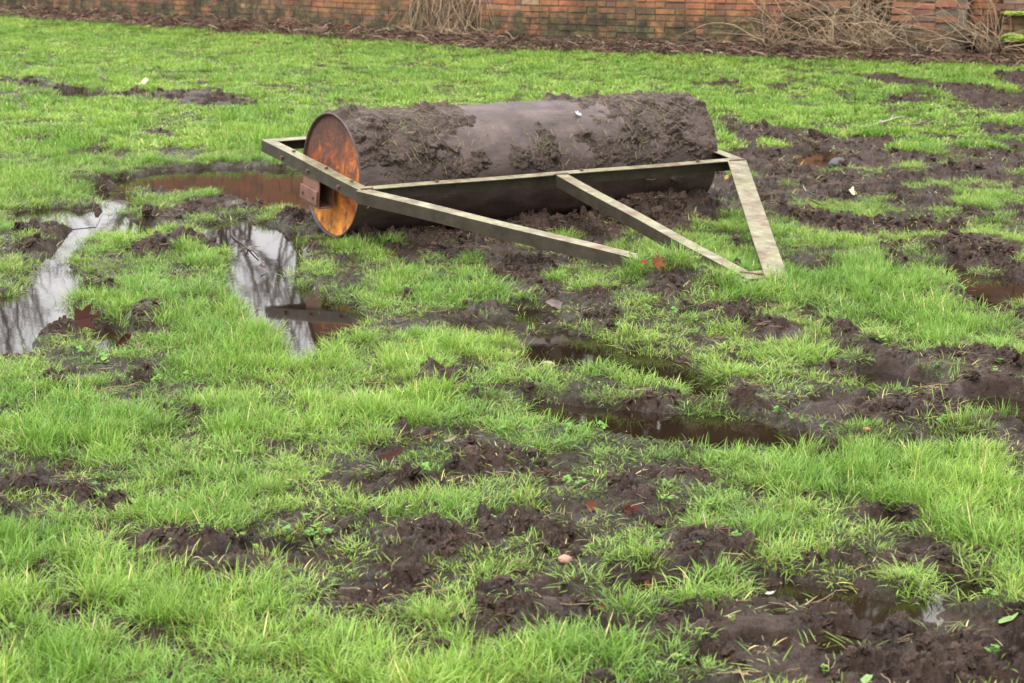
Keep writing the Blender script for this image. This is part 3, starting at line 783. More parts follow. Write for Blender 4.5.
# the angle-iron frame, tilted about the axle so the drawbar tip lies on the ground
TH, ZT = .132, .3639
A1, A2, B1, B2, HA, HB = .105, .030, .505, .545, .8215, 2.3711
def fp(a, b, dz=0.0):     # frame point: a along the drum, b toward the hitch, dz off the frame plane
    return Vector((a, -(b * math.cos(TH) + dz * math.sin(TH)), ZT - b * math.sin(TH) + dz * math.cos(TH)))
def angle_bar(name, a0, b0, a1, b1, side, w=.075, t=.006, e0=0.0, e1=0.0, leg=.060, twist=0.0):
    """L section: top flange in the frame plane extending to `side` of the run, upright flange hanging at the run's outer edge"""
    d = Vector((a1 - a0, b1 - b0)); L = d.length; d /= L; nrm = Vector((-d.y, d.x)) * side
    prof = [(0, 0), (w, 0), (w, -t), (t, -t), (t, -leg), (0, -leg)]      # (across, down)
    V = []; NS = 14
    for s in range(NS + 1):
        for (c, dz) in prof:
            s0 = e0 * c; s1 = L + e1 * c
            run = s0 + (s1 - s0) * s / NS
            p = Vector((a0, b0)) + d * run + nrm * c
            wob = .0012 * math.sin(run * 7 + a0 * 9)
            V.append(fp(p.x, p.y, dz + wob))
    Fc = []; K = 6
    for s in range(NS):
        for k in range(K): Fc.append((s * K + k, s * K + (k + 1) % K, (s + 1) * K + (k + 1) % K, (s + 1) * K + k))
    Fc += [tuple(range(K)), tuple(range(NS * K, NS * K + K))[::-1]]
    mb = MB(); mb.add(V, Fc); o = mb.build(name, M['frame'], root)
    bm = bmesh.new(); bm.from_mesh(o.data); bmesh.ops.recalc_face_normals(bm, faces=bm.faces); bm.to_mesh(o.data); bm.free()
    b = o.modifiers.new('bevel', 'BEVEL'); b.width = .0015; b.segments = 1; b.limit_method = 'ANGLE'
    return o
# corners: outer edge of the rectangle; mitred
angle_bar('side_bar', -A1, -B2, -A1, B1, -1, w=.062, e0=1, e1=-1)
angle_bar('front_bar', -A1 + .055, B1 - .055, LEN + A2 - .055, B1 - .055, 1, w=.055, e0=-1, e1=1, leg=.066)
angle_bar('side_bar', LEN + A2, B1, LEN + A2, -B2, -1, w=.062, e0=1, e1=-1)
angle_bar('rear_bar', LEN + A2, -B2, -A1, -B2, -1, w=.055, e0=1, e1=-1)
# drawbars: from the left corner, the middle and the right corner to the tip; they lie just below the front bar's flange
def lerp2(a0, b0, a1, b1, t): return a0 + (a1 - a0) * t, b0 + (b1 - b0) * t
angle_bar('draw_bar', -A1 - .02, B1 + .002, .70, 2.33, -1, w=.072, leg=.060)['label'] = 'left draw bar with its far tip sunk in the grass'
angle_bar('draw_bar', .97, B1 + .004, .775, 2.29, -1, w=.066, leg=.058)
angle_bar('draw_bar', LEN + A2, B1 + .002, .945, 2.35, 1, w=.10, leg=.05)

# axle, bearing boxes, bolts
for xx, s in ((-A1 + .002, -1), (LEN + A2 - .062, 1)):
    # a boxed channel hanging inside the side bar, open toward the drawbar
    rotx = Matrix.Rotation(TH, 3, 'X'); x0_, x1_ = (-A1 + .009, -.012) if s < 0 else (LEN + .003, LEN + A2 - .008)
    if s > 0: x0_, x1_ = LEN + .002, LEN + A2 - .007
    cx_ = (x0_ + x1_) / 2; wd = x1_ - x0_
    xo = x0_ + .004 if s < 0 else x1_ - .004; xi = x1_ - .003 if s < 0 else x0_ + .003
    def bp(a, b, dz): return fp(a, b, dz)
    mb = MB(); mb.box(bp(xo, -.005, -.107), (.007, .170, .185), rotx); mb.box(bp(xi, -.005, -.107), (.005, .170, .185), rotx)
    mb.box(bp(cx_, -.087, -.106), (wd - .014, .005, .178), rotx); mb.box(bp(cx_, -.005, -.198), (wd - .002, .175, .007), rotx); mb.box(bp(cx_, -.005, -.012), (wd - .014, .165, .006), rotx)
    o = mb.build('bearing_box', M['box'], root, bevel=.0015)
    if s < 0:
        mb = MB(); mb.box(bp(xo - .009, -.010, -.150), (.012, .175, .070), rotx); mb.build('bearing_cap', M['box'], o, bevel=.003)
        for b_ in (-.065, .045):
            mb = MB(); q_ = bp(xo - .014, b_, -.150); mb.tube([q_ - Vector((.008, 0, 0)), q_ + Vector((.004, 0, 0))], .009, 6); mb.build('bolt', M['darkrust'], o)
mb = MB(); mb.tube([(-.03, 0, ZC), (.02, 0, ZC)], .03, 20); mb.build('axle', M['darkrust'], root)
mb = MB(); mb.tube([(LEN - .02, 0, ZC), (LEN + .03, 0, ZC)], .03, 20); mb.build('axle', M['darkrust'], root)
for a, b, nm in ((-A1, -.30, 0), (-A1, -.02, 0), (-A1, .30, 0)):
    mb = MB(); p = fp(a, b, -.035); mb.tube([p + Vector((-.012, 0, 0)), p + Vector((.004, 0, 0))], .010, 6); mb.build('bolt', M['darkrust'], root)
for a in (.32, 1.14, 1.85):
    mb = MB(); p = fp(a, B1 - .028, 0); mb.tube([p, p + Vector((0, 0, .011))], .010, 6); mb.build('bolt', M['darkrust'], root)
for b in (-.25, .1, .36):
    mb = MB(); p = fp(-A1 + .034, b, 0); mb.tube([p, p + Vector((0, 0, .010))], .009, 6); mb.build('bolt', M['darkrust'], root)
for a_, b_, a2_, b2_ in ((-A1 + .01, B1 - .005, -A1 + .07, B1 - .005), (.96, B1 + .002, 1.04, B1 + .002), (LEN - .08, B1 + .002, LEN + .02, B1 + .002), (.80, 2.20, .88, 2.26)):
    mb = MB(); rr_ = random.Random(int(a_ * 100)); mb.tube([fp(a_ + (a2_ - a_) * t / 9, b_ + (b2_ - b_) * t / 9, .001 + rr_.uniform(0, .002)) for t in range(10)], [rr_.uniform(.004, .007) for _ in range(10)], 6); mb.build('weld_bead', M['darkrust'], root, smooth=True)
# welded tip plate
mb = MB(); V = []
for dz in (-.010, -.018):
    for a, b in ((.77, 2.32), (.95, 2.32), (.99, 2.17), (.80, 2.17)): V.append(fp(a, b, dz))
mb.add(V, [(0, 1, 2, 3), (7, 6, 5, 4), (0, 4, 5, 1), (1, 5, 6, 2), (2, 6, 7, 3), (3, 7, 4, 0)]); mb.build('hitch_plate', M['frame'], root)

# ------------------------------------------------------------------ brick wall
def offs(a, b, d):
    dx, dy = b[0] - a[0], b[1] - a[1]; L = math.hypot(dx, dy); return (-dy / L * d, dx / L * d)
OF = .40
oa = offs(EDGE[0], EDGE[1], OF); ob = offs(EDGE[1], EDGE[2], OF)
Wa = (EDGE[0][0] + oa[0], EDGE[0][1] + oa[1]); Wc = (EDGE[2][0] + ob[0], EDGE[2][1] + ob[1])
# corner: intersection of both offset lines
def isect(p, d, q, e):
    k = ((q[0] - p[0]) * e[1] - (q[1] - p[1]) * e[0]) / (d[0] * e[1] - d[1] * e[0]); return (p[0] + d[0] * k, p[1] + d[1] * k)
dA = (EDGE[1][0] - EDGE[0][0], EDGE[1][1] - EDGE[0][1]); dB = (EDGE[2][0] - EDGE[1][0], EDGE[2][1] - EDGE[1][1])
Wb = isect(Wa, dA, Wc, dB)
def s_at(px):     # distance along the right run that a photo column meets
    ray = ((px - 512) / F, CP); k = isect((0, 0), ray, Wb, dB); return math.hypot(k[0] - Wb[0], k[1] - Wb[1])
BH, BL, TH_W = .066, .228, .34
def brick_run(mb, p0, p1, z0, z1, r, style=None, thick=.11):
    d = Vector((p1[0] - p0[0], p1[1] - p0[1], 0)); L = d.length; d.normalize(); out = Vector((d.y, -d.x, 0))
    base = Vector((p0[0], p0[1], 0)); ang = math.atan2(d.y, d.x)
    nC = int((z1 - z0) / BH)
    for c in range(nC):
        s = -(c % 2) * BL * .5 + r.uniform(-.01, .01)
        while s < L:
            bl = BL if r.random() < .72 else BL * .5
            a, b = max(s, 0), min(s + bl, L); s += bl
            if b - a < .04: continue
            m = (a + b) / 2; z = z0 + (c + .5) * BH
            st = style(m, z) if style else (0, .003, .01)
            if st is None: continue
            off, jit, rj = st
            off += r.gauss(0, jit)
            ctr = base + d * m + out * (off - thick / 2) + Vector((0, 0, z + r.gauss(0, jit * .6)))
            rot = Matrix.Rotation(ang + r.gauss(0, rj), 3, 'Z') @ Matrix.Rotation(r.gauss(0, rj), 3, 'Y')
            k = r.random()
            if k < .68: col = (r.uniform(.42, .58), r.uniform(.15, .21), r.uniform(.06, .09))
            elif k < .88: col = (r.uniform(.30, .38), r.uniform(.10, .14), r.uniform(.06, .09))
            elif k < .95: col = (r.uniform(.22, .28), r.uniform(.11, .14), r.uniform(.09, .12))
            else: col = (r.uniform(.5, .6), r.uniform(.30, .36), r.uniform(.18, .22))
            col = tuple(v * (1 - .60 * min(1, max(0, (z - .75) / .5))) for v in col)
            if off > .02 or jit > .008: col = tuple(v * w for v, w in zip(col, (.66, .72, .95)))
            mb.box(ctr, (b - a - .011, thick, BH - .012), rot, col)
WH = 2.35
r = random.Random(21)
wl = bpy.data.objects.new('brick_wall', None); link(wl); wl.location = (Wb[0], Wb[1], 0)
tag(wl, 'long weathered orange brick garden wall, green with algae at its foot', 'wall')
inv = Matrix.Translation((-Wb[0], -Wb[1], 0))
def put(mb, name, mat, parent):
    o = mb.build(name, mat, parent); o.data.transform(Matrix.Translation((-parent.location.x, -parent.location.y, 0))); return o
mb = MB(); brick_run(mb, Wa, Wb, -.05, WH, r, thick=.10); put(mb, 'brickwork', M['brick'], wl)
def slab(mb, p0, p1, o0, o1, z0, z1, col=(1, 1, 1)):
    d = Vector((p1[0] - p0[0], p1[1] - p0[1], 0)).normalized(); out = Vector((d.y, -d.x, 0))
    a, b = Vector((p0[0], p0[1], 0)), Vector((p1[0], p1[1], 0)); V = []
    for z in (z0, z1):
        for p, o in ((a, o0), (b, o0), (b, o1), (a, o1)): V.append(p + out * o + Vector((0, 0, z)))
    mb.add(V, [(0, 1, 2, 3), (4, 7, 6, 5), (0, 4, 5, 1), (1, 5, 6, 2), (2, 6, 7, 3), (3, 7, 4, 0)], col)
mb = MB(); slab(mb, Wa, Wb, -.008, -TH_W, -.1, WH - .01); put(mb, 'mortar', M['mortar'], wl)
mb = MB(); brick_run(mb, Wa, Wb, WH - .01, WH + .075, r, lambda m, z: (.035, .003, .008), thick=.40); put(mb, 'coping', M['brick'], wl)

wr = bpy.data.objects.new('brick_wall', None); link(wr); wr.location = (Wb[0], Wb[1], 0)
tag(wr, 'crumbling purple and red brick wall with leaning bricks, a hole and buttresses, behind dry creeper', 'wall')
sg = [s_at(p) for p in (785, 838, 850, 886, 890, 958, 962, 985, 990)]
def styleB(m, z):
    if sg[0] < m < sg[1]: return (.03, .034, .11)
    if sg[2] < m < sg[3] and z < .60: return None
    if sg[4] < m < sg[5]: return (.13, .009, .03)
    if m > sg[8]: return (.16, .008, .02)
    return (0, .004, .012)
LB = math.hypot(Wc[0] - Wb[0], Wc[1] - Wb[1])
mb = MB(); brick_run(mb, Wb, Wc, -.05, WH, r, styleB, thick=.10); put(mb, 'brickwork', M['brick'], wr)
dBn = Vector((dB[0], dB[1])).normalized()
def onB(s): return (Wb[0] + dBn.x * s, Wb[1] + dBn.y * s)
mb = MB(); slab(mb, Wb, onB(sg[2]), -.012, -TH_W, -.1, WH - .01); slab(mb, onB(sg[2]), onB(sg[3]), -.20, -TH_W, -.1, WH - .01); slab(mb, onB(sg[3]), Wc, -.012, -TH_W, -.1, WH - .01)
slab(mb, onB(sg[4] + .02), onB(sg[5] - .02), .12, -.008, -.1, WH - .02); slab(mb, onB(sg[8] + .02), Wc, .145, -.008, -.1, WH - .02)
put(mb, 'mortar', M['mortar'], wr)
mb = MB(); brick_run(mb, Wb, Wc, WH - .01, WH + .075, r, lambda m, z: (.035, .003, .008), thick=.40); put(mb, 'coping', M['brick'], wr)
# mossy ledges on the end buttress
from mathutils import noise as mnoise
def moss_pad(px, z, w, h):
    s = s_at(px); p = onB(s); out = Vector((dBn.y, -dBn.x, 0))
    c = Vector((p[0], p[1], z)) + out * .19
    bm = bmesh.new(); bmesh.ops.create_icosphere(bm, subdivisions=4, radius=1)
    for v in bm.verts:
        q = v.co * (1 + .35 * mnoise.fractal(v.co * 2.2 + Vector((px, 0, 0)), 1, 2, 4)); v.co = Vector((q.x * w, q.y * .07, q.z * h))
    bm.transform(Matrix.Translation(c - Vector((wr.location.x, wr.location.y, 0))) @ Matrix.Rotation(math.atan2(dBn.y, dBn.x), 4, 'Z'))
    me = bpy.data.meshes.new('moss'); bm.to_mesh(me); bm.free(); me.materials.append(M['moss'])
    return link(bpy.data.objects.new('moss', me), wr)
moss_pad(1008, .52, .16, .022); moss_pad(1004, .28, .12, .045); moss_pad(1030, .50, .14, .03)

# ------------------------------------------------------------------ dry creepers and the litter bank
def wallpt(px, out, right=True):
    ray = ((px - 512) / F, CP)
    if right: q = isect((0, 0), ray, Wb, dB); n_ = (dBn.y, -dBn.x)
    else:
        q = isect((0, 0), ray, Wb, dA); l = math.hypot(*dA); n_ = (dA[1] / l, -dA[0] / l)
    return Vector((q[0] + n_[0] * out, q[1] + n_[1] * out, 0)), Vector((n_[0], n_[1], 0))
def creeper(px, width, hgt, n, label, cat, seed, right, mode='hang', group=None):
    n = int(n * (1.3 if mode == 'hang' else .55))
    c, nv = wallpt(px, .06, right); r = random.Random(seed); mb = MB(); side = Vector((-nv.y, nv.x, 0))
    for i in range(n):
        k = r.uniform(.55, 1.15); col = (.60 * k, .45 * k, .29 * k) if r.random() < .7 else (.30 * k, .19 * k, .13 * k)
        if mode == 'hang':
            p = c + side * r.gauss(0, width * .42) + nv * r.uniform(-.04, .10) + Vector((0, 0, hgt * r.uniform(.5, 1.05)))
            d = Vector((0, 0, -1)); st = hgt / 9; g_ = .48
        elif mode == 'arch':
            p = c + side * r.gauss(0, width * .40) + nv * r.uniform(0, .12) + Vector((0, 0, .08)); a = r.uniform(-.9, .9)
            d = (side * a + nv * r.uniform(-.1, .25) + Vector((0, 0, 1.5))).normalized(); st = hgt / 8.5; g_ = .34
        else:
            p = c + side * r.uniform(-width, width) + nv * r.uniform(.05, .55) + Vector((0, 0, .12)); a = r.uniform(-1, 1)
            d = (side * a + nv * r.uniform(-.5, .5) + Vector((0, 0, r.uniform(.0, .9)))).normalized(); st = hgt / 8; g_ = .5
        pts = [p]; r0 = r.uniform(.002, .0055)
        for j in range(10):
            d = (d + Vector((r.gauss(0, g_), r.gauss(0, g_), r.gauss(0, g_ * .8) - (.12 if mode != 'hang' else .0)))).normalized()
            if mode == 'hang': d = (d + Vector((0, 0, -.40))).normalized()
            q = pts[-1] + d * st
            if (q - c).dot(nv) < -.04: q = q + nv * (-.04 - (q - c).dot(nv))
            if (q - c).dot(nv) > .28: q = q - nv * ((q - c).dot(nv) - .28)
            q.z = max(q.z, .17 + .03 * math.sin(i * 1.7 + j))
            pts.append(q)
        mb.tube(pts, [r0 * (1 - .07 * j) for j in range(11)], 4, col)
    o = mb.build(cat.replace(' ', '_') if False else 'dry_creeper', M['straw'], smooth=True)
    cc = Vector((c.x, c.y, 0)); o.data.transform(Matrix.Translation(-cc)); o.location = cc
    tag(o, label, 'creeper'); return o
creeper(456, .62, 1.1, 110, 'curtain of pale dry stems hanging down the wall at its bend', 'creeper', 1, False)
creeper(768, .30, 1.0, 60, 'thin tangled creeper left of the leaning bricks', 'creeper', 2, True, 'arch')
creeper(832, .22, 1.15, 130, 'pale matted creeper arching beside the hole in the wall', 'creeper', 3, True, 'arch')
creeper(868, .22, 1.0, 150, 'thick brown creeper tangle filling the hole in the wall', 'creeper', 4, True, 'arch')
creeper(925, .36, .6, 50, 'low spread of thin dry stems before the first buttress', 'creeper', 5, True, 'arch')
creeper(985, .18, 1.3, 120, 'reddish upright dry stems beside the mossy end buttress', 'creeper', 6, True, 'arch')
# litter: heaps of short dead stems along the foot
mb = MB(); r = random.Random(9); LC = []
for i in range(12000):
    right = r.random() < .5
    LC.append(wallpt(r.uniform(480, 1120) if right else r.uniform(-160, 520), .01 + .46 * r.random() ** .9, right)[0])
LZ = fields(np.array([c.x for c in LC]), np.array([c.y for c in LC]))[2]
for c, z in zip(LC, LZ):
    a = r.uniform(0, 6.28); d = Vector((math.cos(a), math.sin(a), r.uniform(-.2, .7))); L = r.uniform(.04, .20)
    k = r.uniform(.4, 1.1); q = r.random()
    col = (.26 * k, .15 * k, .10 * k) if q < .40 else ((.09 * k, .048 * k, .034 * k) if q < .88 else (.5 * k, .42 * k, .28 * k))
    p = Vector((c.x, c.y, z + r.uniform(0, .035))); mb.tube([p, p + d * L * .5, p + d * L + Vector((0, 0, -.03))], r.uniform(.002, .005), 3, col)
tag(mb.build('litter', M['straw']), 'brown bank of dead stems and leaf litter along the foot of the wall', kind='stuff')
def weedy(px, out, s, label, seed):
    c, nv = wallpt(px, out); me = blades(70, .10 * s, .12 * s, .30 * s, .008, .35, .7, .1, seed, .2)
    o = link(bpy.data.objects.new('grass_clump', me)); o.location = (c.x, c.y, .14); tag(o, label, 'grass clump')
weedy(963, .12, .9, 'dark green grass clump in the recess between the buttresses', 71)

# ------------------------------------------------------------------ trees beyond the wall (their bare boughs show in the puddles)
def bare_tree(x, y, h, seed, label):
    r = random.Random(seed); root_ = bpy.data.objects.new('bare_tree', None); link(root_); root_.location = (x, y, 0); tag(root_, label, 'tree', 'bare trees beyond the wall')
    tr = MB(); cr = MB()
    def grow(p, d, L, rad, lev):
        pts = [p]; n_ = 5
        for i in range(n_):
            d = (d + Vector((r.gauss(0, .13), r.gauss(0, .13), r.gauss(.05, .08)))).normalized(); pts.append(pts[-1] + d * L / n_)
        (tr if lev == 0 else cr).tube(pts, [rad * (1 - .55 * i / n_) for i in range(n_ + 1)], 6 if lev < 2 else 4)
        if lev >= 5 or rad < .006: return
        for k in range(4 if lev < 4 else 3):
            i = r.randint(2, n_); a = r.uniform(0, 6.28); s_ = r.uniform(.4, .95)
            nd = (d + Vector((math.cos(a) * s_, math.sin(a) * s_, r.uniform(-.1, .4)))).normalized()
            grow(pts[i], nd, L * r.uniform(.55, .8), rad * .5, lev + 1)
    grow(Vector((0, 0, -.1)), Vector((r.uniform(-.1, .1), 0, 1)), h * .32, h * .022, 0)
    tr.build('trunk', M['bark'], root_, True); cr.build('crown', M['bark'], root_, True)
bare_tree(-5.5, 38, 11, 1, 'tall bare tree beyond the far left of the wall')
bare_tree(-1.2, 33, 9.5, 2, 'bare spreading tree beyond the bend of the wall')
bare_tree(-10.5, 41, 10, 3, 'bare tree farthest left beyond the wall')
bare_tree(-7.8, 37, 8.5, 5, 'bare tree beyond the wall, second from the left')

def evergreen(x, y, h, w, seed, label):  # unseen trees, added so the right-hand puddles mirror something dark instead of sky
    r = np.random.default_rng(seed); root_ = bpy.data.objects.new('evergreen_tree', None); link(root_); root_.location = (x, y, 0)
    tag(root_, label, 'tree', 'evergreens added beyond the wall for dark reflections')
    t = MB(); t.tube([(0, 0, -.1), (.05, 0, h * .3), (0, .05, h * .7), (0, 0, h * .95)], [.2, .16, .09, .02], 8); t.build('trunk', M['bark'], root_, True)
    n = 15000; u = r.random(n) ** .7; zz = .25 + (h - .25) * (1 - u); a = r.uniform(0, 6.283, n)
    rad = w * (u ** .65) * (1 + .22 * np.sin(a * 3 + zz * 1.7)) * (1 - .35 * r.random(n) ** 2) * (.85 + .3 * r.random(n))
    c = np.stack([rad * np.cos(a), rad * np.sin(a), zz + r.normal(0, .12, n)], 1)
    d1 = r.normal(0, 1, (n, 3)); d1 /= np.linalg.norm(d1, axis=1)[:, None]; d2 = np.cross(d1, r.normal(0, 1, (n, 3))); d2 /= np.linalg.norm(d2, axis=1)[:, None]
    s = r.uniform(.06, .15, (n, 1)); Vv = np.stack([c - d1 * s, c + d2 * s * .5, c + d1 * s, c - d2 * s * .5], 1).reshape(-1, 3)
    me = np_mesh('crown', Vv, np.arange(4 * n).reshape(-1, 4), M['ever'], False)
    k = np.repeat(r.uniform(.6, 1.2, n), 4)[:, None]; attr(me, 'col', np.concatenate([k * np.array([.075, .058, .028]), np.ones((4 * n, 1))], 1), 'FLOAT_COLOR')
    link(bpy.data.objects.new('crown', me), root_)
for i, (x_, y_, h_, w_, lb) in enumerate([(1.2, 27.5, 7.5, 2.2, 'first evergreen added for dark reflections, right of the bare trees beyond the wall'), (3.6, 26.5, 8.5, 2.4, 'second evergreen added for dark reflections beyond the wall, tallest of the row'),
        (6.4, 25.5, 8.0, 2.4, 'third evergreen added for dark reflections beyond the crumbling wall'), (9.4, 24.5, 8.3, 2.6, 'evergreen added for dark reflections, farthest right beyond the wall'), (4.9, 29, 9.5, 2.6, 'evergreen added for dark reflections, behind the row beyond the wall')]):
    evergreen(x_, y_, h_, w_, 900 + i, lb)

# ------------------------------------------------------------------ leaves, stones, sticks
def leaf(px, py, size, col, label, seed, stand=.4, lobed=False, rz=None, zoff=0.0, z=None, cat='leaf', name='fallen_leaf'):
    r = random.Random(seed); x, y = gpt(px, py, .02 if z is None else z); gz = height(x, y) if z is None else z - .035
    if z is None: gz = max(gz, WATER_Z + .002)
    NR = 60; rings = 6; V = [(0, 0, 0)]; curl = r.uniform(.7, 1.3) * (.6 if lobed else 1.5); tw = r.uniform(-.5, .5)
    for j in range(1, rings + 1):
        for k in range(NR):
            a = 2 * math.pi * k / NR
            if lobed:
                ad = abs((math.degrees(a) + 180) % 360 - 180) + 3 * math.sin(seed + a)
                rad = float(np.interp(ad, [0, 14, 27, 52, 66, 80, 106, 125, 150, 172, 180], [1, .62, .44, .92, .58, .42, .70, .46, .40, .30, .12])) + .03 * math.cos(a * 17 + seed)
            else: rad = (1 / math.sqrt((math.cos(a) / 1.0) ** 2 + (math.sin(a) / .40) ** 2)) ** 1.15 * (1 + .09 * math.cos(9 * a + seed) + .06 * math.cos(5 * a + 2 * seed)) * (1 + .12 * math.cos(a))
            q = rad * j / rings; u_, v_ = q * math.cos(a), q * math.sin(a)
            V.append((u_, v_, curl * .45 * v_ * v_ + curl * .35 * u_ * u_ * (1 if u_ > 0 else -.3) + tw * .3 * u_ * v_ + .04 * math.sin(5 * u_ + seed) - .03 * math.exp(-abs(v_) * 18)))
    Fc = [(0, 1 + k, 1 + (k + 1) % NR) for k in range(NR)]
    for j in range(rings - 1):
        for k in range(NR):
            a = 1 + j * NR + k; b = 1 + j * NR + (k + 1) % NR; Fc.append((a, a + NR, b + NR, b))
    mb = MB(); mb.add([Vector(v) * size * .5 for v in V], Fc, col)
    st = Vector((-size * .5, 0, 0)); mb.tube([st * .9, st * 1.3 + Vector((0, 0, .004)), st * 1.7 + Vector((0, 0, -.004))], size * .012, 4, tuple(c * .7 for c in col))
    o = mb.build(name, M['leaf'], smooth=True); s_ = o.modifiers.new('thick', 'SOLIDIFY'); s_.thickness = .0006
    o.rotation_euler = (stand * r.uniform(.8, 1.2), stand * r.uniform(-.4, .4), r.uniform(0, 6.28) if rz is None else rz)
    o.location = (x, y, gz + .012 + zoff + size * .5 * math.sin(min(stand, 1.4)) * .5)
    return tag(o, label, cat, 'fallen leaves')
DR = (.055, .016, .011); BR = (.26, .10, .05); OB = (.24, .085, .035); GB = (.27, .22, .20); TN = (.34, .23, .17); YG = (.52, .56, .20)
leaf(82, 329, .15, DR, 'large dark red pointed leaf standing upright by the winding puddle', 1, .9, True, .2)
leaf(121, 340, .075, DR, 'small dark red leaf standing at the tiny white puddle', 2, 1.1, False, 1.2)
leaf(132, 343, .075, (.36, .22, .18), 'pale pinkish brown leaf lying right of the tiny white puddle', 3, .3)
leaf(388, 457, .085, (.050, .017, .011), 'dark red-brown rounded leaf lying left of centre in the near grass', 4, .5)
leaf(430, 441, .045, BR, 'small brown leaf just right of the dark red-brown one', 5, .8)
leaf(449, 445, .038, TN, 'small tan leaf beside the small brown leaf left of centre', 6, .3)
leaf(657, 262, .085, OB, 'orange-brown curled leaf caught at the sunk end of the left draw bar', 7, 1.1, True, .5, z=.175)
leaf(643, 258, .04, (.25, .05, .03), 'tiny red-brown leaf on the left draw bar by the curled one', 8, .8, z=.165)
leaf(556, 303, .095, GB, 'greyish leaf standing upright above the small dark puddle', 9, 1.25, False, .3)
leaf(547, 318, .085, (.24, .19, .18), 'grey-brown leaf lying wet below the upright greyish one', 10, .5)
leaf(549, 471, .07, TN, 'tan pink leaf lying in short grass right of centre', 11, .6, True)
leaf(590, 510, .05, (.15, .05, .025), 'small orange-brown leaf on dark mud, left of the curled dark one', 12, .9, True)
leaf(628, 506, .075, (.16, .04, .025), 'dark curled leaf arching over mud right of centre', 13, 1.2, False, 1.3)
leaf(648, 576, .045, (.10, .018, .016), 'deep red leaf lying at the small murky near puddle', 14, .3)
leaf(600, 598, .036, (.20, .065, .03), 'small rust leaf in weeds below the pinkish stone', 15, .7)
leaf(436, 578, .03, (.34, .18, .09), 'small orange scrap of leaf in the near mud left of centre', 16, .4)
leaf(1016, 378, .10, DR, 'dark red leaf on the mud bank at the right edge', 17, .7)
leaf(819, 209, .11, YG, 'yellow-green leaf lying right of the drawbar, nearest of the pale ones', 18, .3)
leaf(812, 196, .11, (.50, .52, .30), 'pale leaf on mud just above the yellow-green one', 19, .4)
leaf(852, 197, .09, (.60, .62, .40), 'small whitish green leaf right of the other pale ones', 20, .3)
leaf(726, 182, .06, (.40, .31, .08), 'yellow leaf by the right end of the roller under the frame', 21, .4)
leaf(140, 85, .16, (.6, .58, .40), 'pale leaf among the grass beyond the far left rut', 22, .3)
leaf(108, 84, .16, (.6, .6, .45), 'pale leaf left of another beyond the far left rut', 23, .3)
leaf(262, 262, .06, (.12, .06, .04), 'brown shrivelled leaf floating in the pale puddle', 24, .5, True)
leaf(770, 583, .035, (.62, .62, .60), 'whitish leaf lying at the edge of the grassy near puddle', 25, .3)
leaf(1006, 612, .045, (.30, .46, .16), 'broad green weed leaf at the lower right edge', 26, .3)
leaf(860, 672, .05, (.34, .50, .20), 'pale green weed leaf at the bottom edge right of centre', 27, .3)
leaf(456, 664, .05, (.36, .46, .24), 'grey-green weed leaf at the bottom edge near centre', 28, .3)
leaf(560, 128, .0, OB, '', 29) if False else None
# scrap of white on the drum
o = leaf(589, 137, .055, (.75, .75, .75), 'small white scrap of leaf stuck on top of the muddy drum', 30, .4, True, z=.5)
th_ = math.radians(128); pw = MR @ Vector((1.30, (R + .012) * math.cos(th_), ZC + (R + .012) * math.sin(th_))); o.location = pw; o.rotation_euler = (.6, .2, .8)

def stone(px, py, size, col, label, seed):
    x, y = gpt(px, py, .01); gz = height(x, y); bm = bmesh.new(); bmesh.ops.create_icosphere(bm, subdivisions=4, radius=1); off = Vector((seed * 3.1, 0, 0))
    for v in bm.verts:
        q = v.co * (1 + .16 * mnoise.fractal(v.co * 1.1 + off, 1, 2, 3)); v.co = Vector((q.x * size, q.y * size * .75, q.z * size * .5))
    me = bpy.data.meshes.new('stone'); bm.to_mesh(me); bm.free(); me.materials.append(M['stone']); me.polygons.foreach_set('use_smooth', [True] * len(me.polygons))
    attr(me, 'col', [(*col, 1)] * len(me.vertices), 'FLOAT_COLOR')
    o = link(bpy.data.objects.new('stone', me)); o.location = (x, y, max(gz, WATER_Z) + size * .25); o.rotation_euler = (.1, .1, seed)
    return tag(o, label, 'stone', 'stones in the mud')
stone(565, 562, .021, (.34, .19, .13), 'smooth pinkish orange stone on mud below centre', 1)
stone(866, 430, .016, (.38, .14, .09), 'small pink stone on mud left of the big clod heap', 2)
#stone(844, 424, .016, (.55, .40, .34), 'little pale stone left of the small pink one', 3)
stone(837, 162, .065, (.06, .06, .065), 'blue-grey stone at the brown puddle right of the roller', 4)
#stone(535, 358, .03, (.22, .17, .15), 'small grey stone at the left tip of the brown puddle', 5)
stone(548, 358, .026, (.22, .18, .15), 'flat grey stone at the left tip of the brown puddle', 6)

def stick(p, q, rad, col, label, seed, z0=.02, z1=.03):
    r = random.Random(seed); a = gpt(*p, 0); b = gpt(*q, 0); A = Vector((a[0], a[1], max(height(*a), WATER_Z) + z0)); B = Vector((b[0], b[1], max(height(*b), WATER_Z) + z1))
    pts = [A.lerp(B, t / 6) + Vector((r.gauss(0, .008), r.gauss(0, .008), r.gauss(0, .003))) for t in range(7)]
    mb = MB(); mb.tube(pts, [rad * (1 - .08 * t) for t in range(7)], 6, col)
    for j in (2, 4): mb.tube([pts[j], pts[j] + (B - A) * .12 + Vector((r.uniform(-.05, .05), r.uniform(-.05, .05), .02))], rad * .5, 4, col)
    o = mb.build('stick', M['straw'], smooth=True); o.data.transform(Matrix.Translation(-A)); o.location = A
    return tag(o, label, 'stick', 'sticks on the field')
stick((229, 228), (258, 254), .006, (.07, .05, .04), 'dark twig lying across the pale puddle', 1, .004, .006)
stick((862, 130), (905, 122), .011, (.42, .37, .28), 'long pale stick lying on the grass beyond the trodden mud', 2)
